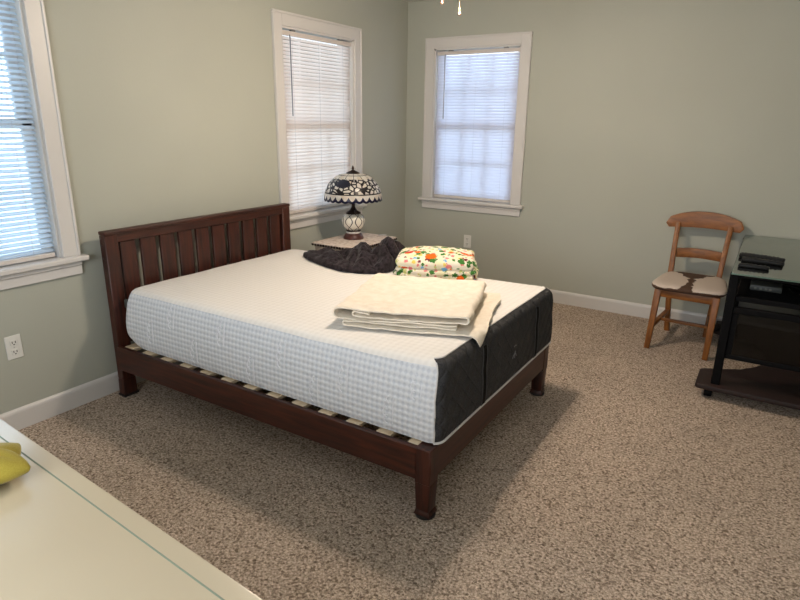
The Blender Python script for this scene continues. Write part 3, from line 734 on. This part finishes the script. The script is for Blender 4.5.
b = MB().grid(rows, True); b.bm.verts.ensure_lookup_table(); b.bm.faces.new([b.bm.verts[k] for k in range(K)]); b.bm.faces.new([b.bm.verts[(R_ + 1) * K + k] for k in range(K)])
tag(recenter(obj('throw_blanket', b, 'throw')), 'rumpled charcoal plush throw heaped on the mattress left of the floral quilt', 'blanket')

# ------------------------------------------------------------------ nightstand and lamp
ns = thing('nightstand', 'square nightstand with woven cream top beside the headboard', 'nightstand', (.312, -1.225, 0))
NX0, NX1, NY0, NY1, NZ = .115, .515, -1.50, -.955, .60
obj('tabletop', MB().box((NX0, NY0, NZ - .012), (NX1, NY1, NZ), .004, 2), 'woven', ns)
b = MB()   # beaded dark edging all round
k = 0
for (xa, ya), (xb, yb) in (((NX0, NY0), (NX1, NY0)), ((NX1, NY0), (NX1, NY1)), ((NX1, NY1), (NX0, NY1)), ((NX0, NY1), (NX0, NY0))):
    L = math.hypot(xb - xa, yb - ya); m = int(L / .024)
    for i in range(m):
        t = (i + .5) / m; x, y = xa + (xb - xa) * t, ya + (yb - ya) * t
        b.box((x - .007, y - .007, NZ - .022), (x + .007, y + .007, NZ - .006), .003)
obj('edge_stitching', b, 'bronze', ns)
obj('apron', MB().box((NX0 + .02, NY0 + .02, NZ - .10), (NX1 - .02, NY1 - .02, NZ - .012), .004), 'wicker', ns)
for x in (NX0 + .04, NX1 - .04):
    for y in (NY0 + .04, NY1 - .04):
        obj('leg', MB().bar((x, y, NZ - .02), (x, y, 0), .045, .045, .005, (1, 0, 0), .034, .034), 'wicker', ns)
obj('lower_shelf', MB().box((NX0 + .03, NY0 + .03, .17), (NX1 - .03, NY1 - .03, .19), .004), 'woven', ns)
lx, ly = .278, -1.20
lamp = thing('table_lamp', 'stained-glass table lamp with black and white domed shade', 'lamp', (lx, ly, NZ))
z0 = NZ
obj('base', MB().lathe([(.001, 0), (.076, 0), (.077, .010), (.070, .022), (.062, .038), (.054, .043), (.001, .044)], (lx, ly, z0 + .0005), 32), 'lampwood', lamp)
obj('collar', MB().lathe([(.001, .0435), (.053, .0435), (.056, .049), (.052, .056), (.001, .0565)], (lx, ly, z0), 32), 'ivory', lamp)
obj('lower_band', MB().lathe([(.001, .056), (.052, .056), (.057, .061), (.054, .068), (.001, .0685)], (lx, ly, z0), 32), 'bronze', lamp)
gp = [(.001, .066), (.048, .067), (.065, .080), (.080, .100), (.088, .125), (.088, .145), (.078, .170), (.062, .186), (.045, .193), (.001, .194)]
obj('globe', MB().lathe(gp, (lx, ly, z0), 40, uv=True), 'globe', lamp)
obj('fitter', MB().lathe([(.001, .190), (.055, .190), (.058, .197), (.045, .206), (.030, .214), (.022, .226), (.014, .240), (.012, .27), (.018, .28), (.018, .32), (.006, .33), (.006, .49), (.001, .491)], (lx, ly, z0), 28), 'bronze', lamp)
for a in (-.7, 2.4):
    b = MB().tube([(lx, ly, z0 + .205), (lx + .04 * math.cos(a), ly + .04 * math.sin(a), z0 + .215), (lx + .075 * math.cos(a), ly + .075 * math.sin(a), z0 + .21)], .004, 6)
    b.lathe([(.001, -.010), (.008, -.008), (.010, 0), (.006, .009), (.001, .011)], (lx + .075 * math.cos(a), ly + .075 * math.sin(a), z0 + .212), 10); obj('switch_knob', b, 'bronze', lamp)
sp = []
for k in range(19):
    t = k / 18; a = t * 1.36
    sp.append((.046 + .166 * math.sin(a) / math.sin(1.36), .487 - .150 * (1 - math.cos(a)) / (1 - math.cos(1.36))))
sp += [(.215, .322), (.217, .308), (.2175, .294)]
scal = lambda u, i: (-.010 * (abs(math.sin(u * 26 * PI)) - .5) if i == len(sp) - 1 else 0)
b = MB().lathe(sp, (lx, ly, z0), 208, scal, uv=True, cap=False, a0=PI * .5)
o = obj('lamp_shade', b, 'shade', lamp); o['label'] = 'leaded glass dome shade'
md = o.modifiers.new('Solidify', 'SOLIDIFY'); md.thickness = .003
obj('cap', MB().lathe([(.001, .487), (.050, .486), (.050, .491), (.036, .499), (.018, .506), (.012, .510), (.001, .511)], (lx, ly, z0), 28), 'bronze', lamp)
obj('finial', MB().lathe([(.001, .508), (.007, .508), (.006, .513), (.010, .520), (.009, .528), (.004, .538), (.001, .545)], (lx, ly, z0), 16), 'bronze', lamp)
b = MB().bar((.37, -.985, NZ + .003), (.43, -.99, NZ + .012), .035, .002, 0, (0, 1, 0)); tag(recenter(obj('paper_scrap', b, 'paper', smooth=False)), 'small white scrap at the back right corner of the nightstand', 'paper')

# ------------------------------------------------------------------ chair
ch = thing('dining_chair', 'honey oak chair with brown and white cowhide seat', 'chair', (2.56, -.45, 0), local=True)
cl = lambda x, y, z: (x - 2.56, y + .45, z)
FL, FR, BL, BR = (2.375, -.685), (2.735, -.705), (2.432, -.215), (2.69, -.215)
SL, SR = (2.392, -.655), (2.742, -.675)       # leg tops under the seat
for a, c in ((FL, SL), (FR, SR)):
    obj('leg', MB().bar(cl(a[0], a[1], 0), cl(c[0] + (.0), c[1], .415), .034, .036, .004, (1, 0, 0), .042, .042), 'oak', ch)
posts = []
for (x, y), xs, xt in ((BL, 2.402, 2.392), (BR, 2.712, 2.728)):
    pts = [(x, y, 0), ((x + xs) / 2, -.232, .22), (xs, -.238, .43), (xs + (xt - xs) * .5, -.190, .62), (xt, -.120, .79)]
    b = MB()
    for p, q_ in zip(pts, pts[1:]):
        pass
    rows = []
    for i, p in enumerate(pts):
        w_ = .036 if i < 3 else .034; d_ = .040 if i < 3 else .030
        X, Y, Z = cl(*p); rows.append([(X - w_ / 2, Y - d_ / 2, Z), (X + w_ / 2, Y - d_ / 2, Z), (X + w_ / 2, Y + d_ / 2, Z), (X - w_ / 2, Y + d_ / 2, Z)])
    b.grid(rows, True); b.bm.verts.ensure_lookup_table(); b.bm.faces.new([b.bm.verts[i] for i in range(4)]); b.bm.faces.new([b.bm.verts[-4 + i] for i in range(4)])
    es = [e for e in b.bm.edges if abs(e.verts[0].co.z - e.verts[1].co.z) > .1]
    bmesh.ops.bevel(b.bm, geom=es, offset=.005, segments=2, profile=.5, affect='EDGES')
    obj('back_leg', b, 'oak', ch)
def curved_rail(x0, x1, yfun, zlo, zhi, th, m=24):
    rows = []
    for k in range(m + 1):
        t = k / m; x = x0 + (x1 - x0) * t; y = yfun(t); lo, hi = zlo(t), zhi(t)
        tl = .045 * (0)
        rows.append([cl(x, y - th / 2 - .0, lo), cl(x, y - th / 2 - .004, lo + (hi - lo) * .5), cl(x, y - th / 2 + (.010 if hi - lo > .07 else .004), hi), cl(x, y + th / 2 + (.012 if hi - lo > .07 else .004), hi), cl(x, y + th / 2, lo)])
    b = MB().grid(rows, True); b.bm.verts.ensure_lookup_table(); b.bm.faces.new([b.bm.verts[i] for i in range(5)]); b.bm.faces.new([b.bm.verts[-5 + i] for i in range(5)]); return b
bow = lambda t: -.128 + .028 * math.sin(PI * t)
obj('crest_rail', curved_rail(2.314, 2.806, bow, lambda t: .752 + .010 * math.sin(PI * t) - .012 * max(0, abs(2 * t - 1) - .8) * 5 * 0 + .028 * max(0, abs(2 * t - 1) - .93) / .07, lambda t: .862 - .045 * abs(2 * t - 1) ** 2.5 - .03 * max(0, abs(2 * t - 1) - .93) / .07 + .012 * math.sin(PI * t), .026), 'oakx', ch)
obj('back_slat', curved_rail(2.400, 2.722, lambda t: -.190 + .026 * math.sin(PI * t), lambda t: .548 + .006 * math.sin(PI * t), lambda t: .612 + .008 * math.sin(PI * t), .016), 'oakx', ch)
for a, c, z0_, z1_, sd in ((SL, SR, .365, .418, 'front'), ((2.405, -.235), (2.712, -.235), .37, .418, 'back'), ((2.395, -.655), (2.402, -.245), .37, .418, 'l'), ((2.738, -.672), (2.712, -.245), .37, .418, 'r')):
    m_ = (z0_ + z1_) / 2
    obj('seat_rail', MB().bar(cl(a[0], a[1], m_), cl(c[0], c[1], m_), z1_ - z0_, .022, .003, (0, 0, 1)), 'oakx', ch)
# H stretcher
def lerp(a, c, t): return (a[0] + (c[0] - a[0]) * t, a[1] + (c[1] - a[1]) * t)
zl = .155
a_l, b_l = lerp(FL, SL, zl / .415), lerp(BL, (2.402, -.238), zl / .43); a_r, b_r = lerp(FR, SR, zl / .415), lerp(BR, (2.712, -.238), zl / .43)
obj('stretcher', MB().bar(cl(*a_l, zl), cl(*b_l, zl), .022, .03, .003, (0, 0, 1)), 'oak', ch); obj('stretcher', MB().bar(cl(*a_r, zl), cl(*b_r, zl), .022, .03, .003, (0, 0, 1)), 'oak', ch)
ml, mr = lerp(a_l, b_l, .45), lerp(a_r, b_r, .45)
obj('stretcher', MB().bar(cl(*ml, zl), cl(*mr, zl), .020, .026, .003, (0, 0, 1)), 'oakx', ch)
# cushion: domed pad with rounded edge, wider at the front
rows = []; na = 64
def seat_pt(ang, f_):
    c, s = math.cos(ang), math.sin(ang); x = math.copysign(abs(c) ** .42, c); y = math.copysign(abs(s) ** .42, s)
    w_ = .240 - .050 * (y * .5 + .5); return x * w_ * f_, y * .245 * f_
for f_, z in ((.2, .416), (.85, .416), (.96, .418), (.995, .428), (1.0, .436), (.995, .444), (.97, .451), (.92, .456), (.78, .460), (.55, .462), (.3, .463), (.08, .463)):
    rows.append([(seat_pt(2 * PI * k / na, f_)[0] + .006, seat_pt(2 * PI * k / na, f_)[1] - .015, z - .455) for k in range(na)])
b = MB().grid(rows, True); b.bm.verts.ensure_lookup_table(); b.bm.faces.new([b.bm.verts[k] for k in range(na)][::-1]); b.bm.faces.new([b.bm.verts[-na + k] for k in range(na)])
pad = obj('seat_pad', b, 'cow', ch); pad.location = (0, 0, .455); pad['label'] = 'brown and white cowhide seat pad'

# ------------------------------------------------------------------ glass desk
dk = thing('computer_desk', 'glass-topped desk with black metal frame and dark wooden footplate', 'desk', (3.19, -.70, 0))
DX0, DX1, DY0, DY1, DZ = 2.818, 3.60, -1.352, -.03, .732
g = MB().box((DX0, DY0, DZ - .010), (DX1, DY1, DZ), .001); obj('glass_top', g, 'deskglass', dk, smooth=False)
b = MB()
for p, q_ in (((DX0 - .001, DY0), (DX0 + .0015, DY1)), ((DX0, DY1 - .0015), (DX1, DY1 + .001)), ((DX0, DY0 - .001), (DX1, DY0 + .0015))): b.box((*p, DZ - .0085), (*q_, DZ - .0015))
obj('polished_edge', b, 'glassedge', dk, smooth=False)
PX0, PX1, PY0, PY1 = 2.822, 3.56, -1.30, -.09
plate = [(2.752, -1.35), (3.62, -1.35), (3.62, -.04), (2.752, -.04), (2.738, -.055), (2.738, -.285), (2.755, -.305)]
arcp = [(2.84, -.325), (2.95, -.385), (3.02, -.46), (3.065, -.56), (3.083, -.68), (3.065, -.80), (3.02, -.90), (2.945, -.99), (2.84, -1.055), (2.755, -1.085), (2.738, -1.105), (2.738, -1.333)]
plate[0] = (2.755, -1.35)
o = obj('footplate', MB().prism(plate + arcp, .058, .086, .005), 'redwood', dk); o['label'] = 'dark wooden footplate with curved cut-out'
for x, y in ((2.806, -1.285), (3.54, -1.285), (2.806, -.12), (3.54, -.12)):
    b = MB().lathe([(.001, .044), (.022, .044), (.022, .058), (.001, .0585)], (x, y, 0), 14); b.tube([(x - .019, y, .024), (x - .017, y, .024), (x + .017, y, .024), (x + .019, y, .024)], [.020, .024, .024, .020], 16); obj('caster', b, 'black', dk)
for x in (PX0 + .012, PX1 - .012):
    for y in (PY0 + .012, PY1 - .012): obj('post', MB().box((x - .022, y - .022, .085), (x + .022, y + .022, DZ - .0105), .004), 'black', dk)
    obj('top_rail', MB().box((x - .02, PY0 + .03, DZ - .045), (x + .02, PY1 - .03, DZ - .011), .003), 'black', dk)
for y in (PY0 + .012, PY1 - .012):
    obj('top_rail', MB().box((PX0 + .03, y - .012, DZ - .034), (PX1 - .03, y + .012, DZ - .011), .002), 'black', dk)
obj('shelf', MB().box((PX0 + .034, PY0 + .0, .572), (PX1 - .034, PY0 + .46, .600), .003), 'black', dk)
obj('shelf_support', MB().box((PX0 + .034, PY0 + .42, .600), (PX0 + .10, PY0 + .46, .70), .003), 'black', dk)
obj('cross_rail', MB().box((PX0 + .034, PY0 - .002, .505), (PX1 - .034, PY0 + .024, .540), .003), 'black', dk)
obj('cross_rail', MB().box((PX0 + .034, PY0 - .002, .245), (PX1 - .034, PY0 + .024, .270), .003), 'black', dk)
obj('panel_stile', MB().box((PX0 + .034, PY0 - .001, .27), (PX0 + .062, PY0 + .023, .505), .003), 'black', dk)
obj('smoked_panel', MB().box((PX0 + .060, PY0 + .008, .268), (PX1 - .034, PY0 + .014, .507)), 'smoke', dk, smooth=False)
obj('under_desk_shade_panel', MB().box((PX0 + .034, PY1 - .03, .20), (PX1 - .034, PY1 - .012, .70), .003), 'grey', dk)  # added full-width dark panel, stands in for shade under the desktop
# things under and on the glass
rt = thing('router', 'grey router box on the shelf under the glass desktop', 'router', (2.985, -1.05, .601))
obj('case', MB().box((2.91, -1.12, .6005), (3.06, -.98, .632), .006, 2), 'grey', rt); 
b = MB()
for x in (2.93, 2.955, 2.98, 3.0): b.box((x, -1.1215, .61), (x + .012, -1.119, .62))
obj('port', b, 'pale', rt, smooth=False)
for x in (2.925, 3.045): obj('antenna', MB().bar((x, -.985, .625), (x, -.955, .69), .010, .008, .002, (1, 0, 0)), 'plastic', rt)
b = MB().tube([(3.09, -1.0, .608), (3.12, -1.08, .606), (3.17, -1.05, .606), (3.15, -.98, .608), (3.10, -.95, .612), (3.04, -.96, .615)], .004, 6); tag(recenter(obj('power_cable', b, 'plastic')), 'black power cable lying on the shelf under the glass desktop', 'cable')
bx = thing('set_top_box', 'black media box standing on the desk shelf right of the router', 'electronics', (3.29, -1.1, .6))
obj('case', MB().box((3.165, -1.21, .6005), (3.42, -1.0, .675), .005), 'plastic', bx); obj('display', MB().box((3.20, -1.212, .62), (3.30, -1.209, .65)), 'keys', bx, smooth=False)
def remote(label, cx, cy, ang, L, w, h, n_):
    r = thing('remote_control', label, 'remote control', (cx, cy, DZ + .0005), ang, 'remotes on the glass desktop', local=True)
    b = MB().bar((-L / 2, 0, h / 2), (L / 2, 0, h / 2), h, w, .005, (0, 0, 1), h * .85, w * .8); obj('case', b, 'plastic', r)
    b = MB()
    for i in range(n_):
        for j in (-1, 0, 1):
            x = -L * .38 + L * .72 * i / (n_ - 1); b.box((x - .0045, j * w * .24 - .004, h * .9), (x + .0045, j * w * .24 + .004, h + .002), .001)
    obj('buttons', b, 'keys', r)
remote('long black remote control farthest back on the glass desktop', 2.94, -.90, math.radians(-12), .225, .05, .024, 9)
remote('black remote control in the middle of the three on the desktop', 2.945, -1.01, math.radians(-6), .20, .048, .022, 8)
remote('shortest black remote control nearest the front of the glass desktop', 2.91, -1.17, math.radians(-3), .145, .042, .018, 6)
b = MB(); pts = [(2.742 + .03 * math.cos(a * .9) + .0006 * a, -.30 + .10 * math.sin(a), .091 + .002 * a) for a in [k * .35 for k in range(40)]]
b.tube(pts, .004, 6); tag(recenter(obj('coiled_cable', b, 'plastic')), 'coiled black cable lying behind the oak chair on the desk footplate', 'cable')

# ------------------------------------------------------------------ cream dresser and plush star
ang = math.radians(-4.1); DC = (2.365, -4.262)
dr = thing('dresser', 'cream painted dresser with a thin teal line round its top', 'dresser', (DC[0], DC[1], 0), ang, local=True)
DL, DD = 1.35, .50
obj('top', MB().box((-DL, -DD, .725), (0, 0, .75), .004, 2), 'paint', dr)
b = MB(); ins = .037; w_ = .0032
for lo, hi in (((-DL + ins, -ins - w_), (-ins, -ins)), ((-ins - w_, -DD + ins), (-ins, -ins)), ((-DL + ins, -DD + ins), (-DL + ins + w_, -ins)), ((-DL + ins, -DD + ins), (-ins, -DD + ins + w_))): b.box((*lo, .7495), (*hi, .7504))
obj('painted_line', b, 'teal', dr, smooth=False)
obj('carcass', MB().box((-DL + .02, -DD + .02, .08), (-.02, -.02, .726), .004), 'paint', dr)
for x in (-DL + .05, -.05):
    for y in (-DD + .05, -.05): obj('foot', MB().bar((x, y, .085), (x, y, 0), .06, .06, .005, (1, 0, 0), .045, .045), 'paint', dr)
for k in range(3):
    d_ = obj('drawer', MB().box((-DL + .04, -DD + .005, .11 + k * .2), (-.04, -DD + .022, .29 + k * .2), .004), 'paint', dr)
    for x in (-DL * .72, -DL * .28): obj('knob', MB().tube([(x, -DD + .006, .2 + k * .2), (x, -DD - .008, .2 + k * .2), (x, -DD - .018, .2 + k * .2)], [.006, .008, .015], 12), 'paint', d_)
# star: puffed five-point cushion
sx, sy = 1.668, -4.348; R0 = .100; a0 = math.atan2(-4.291 - sy, 1.744 - sx)
def star_r(a):
    t = ((a - a0) / (2 * PI / 5)) % 1; t = abs(t - round(t)) * 2     # 0 at tip, 1 in notch
    return R0 * (1.0 - .36 * math.sqrt(t * t + .0015) ** .75)
na = 120; rows = []; hz = .042
for k in range(17):
    p = -PI / 2 + PI * k / 16; f_ = max(.03, math.cos(p)) ** .8; row = []
    for j in range(na):
        a = 2 * PI * j / na; r_ = star_r(a) * f_; t_ = 1 - .62 * (min(1, star_r(a) / R0)) ** 4 * f_
        row.append((sx + r_ * math.cos(a), sy + r_ * math.sin(a), .7505 + hz * .75 + (hz if p > 0 else hz * .75) * math.sin(p) * (t_ if p > 0 else 1 - .35 * (1 - t_))))
    rows.append(row)
b = MB().grid(rows, True); b.bm.verts.ensure_lookup_table(); b.bm.faces.new([b.bm.verts[k] for k in range(na)][::-1]); b.bm.faces.new([b.bm.verts[-na + k] for k in range(na)])
st = recenter(obj('plush_star', b, 'star')); tag(st, 'small yellow plush star cushion lying on the cream dresser', 'plush toy')

# ------------------------------------------------------------------ ceiling fan (only its pull chains reach the frame)
fx, fy = 1.56, -2.04
fan = thing('ceiling_fan', 'ceiling fan whose two brass pull chains hang at the top edge', 'ceiling fan', (fx, fy, H))
obj('canopy', MB().lathe([(.001, H - .0005), (.075, H - .0005), (.07, H - .03), (.03, H - .05), (.001, H - .051)], (fx, fy, 0), 28), 'fanw', fan)
obj('motor_housing', MB().lathe([(.001, H - .05), (.02, H - .05), (.06, H - .06), (.12, H - .09), (.125, H - .15), (.09, H - .19), (.05, H - .20), (.05, H - .23), (.07, H - .24), (.07, H - .27), (.001, H - .28)], (fx, fy, 0), 32), 'fanw', fan)
for k in range(5):
    a = 2 * PI * k / 5 + .3; m4 = Matrix.Translation((fx, fy, H - .165)) @ Matrix.Rotation(a, 4, 'Z') @ Matrix.Rotation(.16, 4, 'X')
    obj('blade', MB().box((.17, -.065, -.004), (.64, .065, .004), .003, mat=m4), 'fanw', fan); obj('blade_arm', MB().box((.10, -.02, -.006), (.20, .02, .002), .002, mat=m4), 'brass', fan)
BULBS = []
for k in range(3):
    a = 2 * PI * k / 3 + 1.2; d = Vector((math.cos(a) * .4, math.sin(a) * .4, -1)).normalized(); p = Vector((fx, fy, H - .27)) + Vector((math.cos(a), math.sin(a), 0)) * .045
    rows = []; u = d.cross(Vector((0, 0, 1))).normalized(); v = d.cross(u)
    for s, r in ((0, .02), (.02, .03), (.05, .045), (.08, .052), (.11, .066)): rows.append([p + d * s + (u * math.cos(2 * PI * j / 24) + v * math.sin(2 * PI * j / 24)) * r for j in range(24)])
    o = obj('light_shade', MB().grid(rows, True), 'bell', fan); BULBS.append(p + d * .122)
for (x, y, zb, dx) in ((1.416, -2.0, 2.008, 0), (1.512, -2.0, 1.950, 0)):
    b = MB()
    for k in range(26):
        zz = zb + .03 + k * .0075
        if zz < H - .26: b.lathe([(.0008, -.003), (.0026, 0), (.0008, .003)], (x, y, zz), 6, cap=False)
    b.tube([(x, y, zb + .025), (x, y, H - .265)], .0008, 4); b.tube([(x, y, H - .266), (fx, fy, H - .266)], .0012, 4)
    c_ = obj('pull_chain', b, 'brass', fan)
    obj('ferrule', MB().lathe([(.001, .038), (.003, .036), (.0055, .026), (.0055, .018), (.001, .017)], (x, y, zb), 12), 'brass', c_)
    obj('fob', MB().lathe([(.001, .020), (.004, .018), (.0065, .011), (.008, .005), (.006, .001), (.001, 0)], (x, y, zb), 14), 'fob', c_)

# ------------------------------------------------------------------ outside
def ext_mat(name, c, sc):
    m, nt, b = newmat(name); v = coords(nt); n_ = N(nt, 'ShaderNodeTexNoise'); n_.inputs['Scale'].default_value = sc; lk(nt, v, n_.inputs['Vector'])
    r = ramp(nt, [(.35, tuple(x * .7 for x in c)), (.65, c)]); lk(nt, n_.outputs[0], r.inputs[0]); lk(nt, r.outputs[0], b.inputs['Base Color']); b.inputs['Roughness'].default_value = .9; return m
obj('ground', MB().box((-40, -30, -.9), (20, 30, -.7)), ext_mat('winter_lawn', (.58, .54, .47), 2), smooth=False, kind='structure')

# ------------------------------------------------------------------ light
w = bpy.data.worlds.new('World'); SC.world = w; w.use_nodes = True; nt = w.node_tree; bg = nt.nodes['Background']
t = N(nt, 'ShaderNodeTexCoord'); s = N(nt, 'ShaderNodeSeparateXYZ'); lk(nt, t.outputs['Generated'], s.inputs[0])
r = ramp(nt, [(.0, (.55, .50, .47)), (.5, (.74, .86, 1.0)), (1, (.55, .75, 1.0))]); lk(nt, math_(nt, 'MULTIPLY_ADD', s.outputs[2], .5, .5), r.inputs[0])
lk(nt, r.outputs[0], bg.inputs[0]); bg.inputs[1].default_value = 6.0
def light(name, kind, loc, energy, col, size=.1, rot=None, sy=None):
    d = bpy.data.lights.new(name, kind); d.energy = energy; d.color = col
    if kind == 'AREA':
        d.shape = 'RECTANGLE'; d.size = size; d.size_y = sy or size
    else: d.shadow_soft_size = size
    o = bpy.data.objects.new(name, d); C.objects.link(o); o.location = loc
    if rot: o.rotation_euler = rot
    return o
for p in BULBS: light('fan_bulb', 'POINT', p, 28.5, (1, .82, .65), .025)
# added area light at the near wall, fills the room from behind the camera
light('rear_fill_light', 'AREA', (2.2, RY + .06, 1.5), 62, (.92, .95, 1), 1.8, (math.radians(90), 0, 0), 1.2)
for (loc, rot, sx_, e) in (((.07, -1.206, 1.42), (0, math.radians(-90), 0), .74, 7), ((.07, -3.64, 1.42), (0, math.radians(-90), 0), .74, 12), ((.674, -.07, 1.42), (math.radians(-90), 0, 0), .72, 7)):
    pass

# ------------------------------------------------------------------ camera
cam = bpy.data.cameras.new('Camera'); co = bpy.data.objects.new('Camera', cam); C.objects.link(co)
yaw, pitch, roll, f_px = .5553, -.2953, .0136, 589.
cy, sy_ = math.cos(yaw), math.sin(yaw); cp, sp_ = math.cos(pitch), math.sin(pitch); cr, sr = math.cos(roll), math.sin(roll)
rr = Vector((cy, sy_, 0)); fw = Vector((-sy_, cy, 0)); up = Vector((0, 0, 1))
F = fw * cp + up * sp_; U = up * cp - fw * sp_; R2 = rr * cr + U * sr; U2 = U * cr - rr * sr
m = Matrix((R2, U2, -F)).transposed().to_4x4(); m.translation = Vector((2.9245, -4.7813, 1.463)); co.matrix_world = m
cam.sensor_fit = 'HORIZONTAL'; cam.sensor_width = 36; cam.lens = f_px / 800 * 36; cam.clip_start = .05
SC.camera = co
SC.view_settings.view_transform = 'Standard'; SC.view_settings.exposure = 0; SC.view_settings.gamma = 1
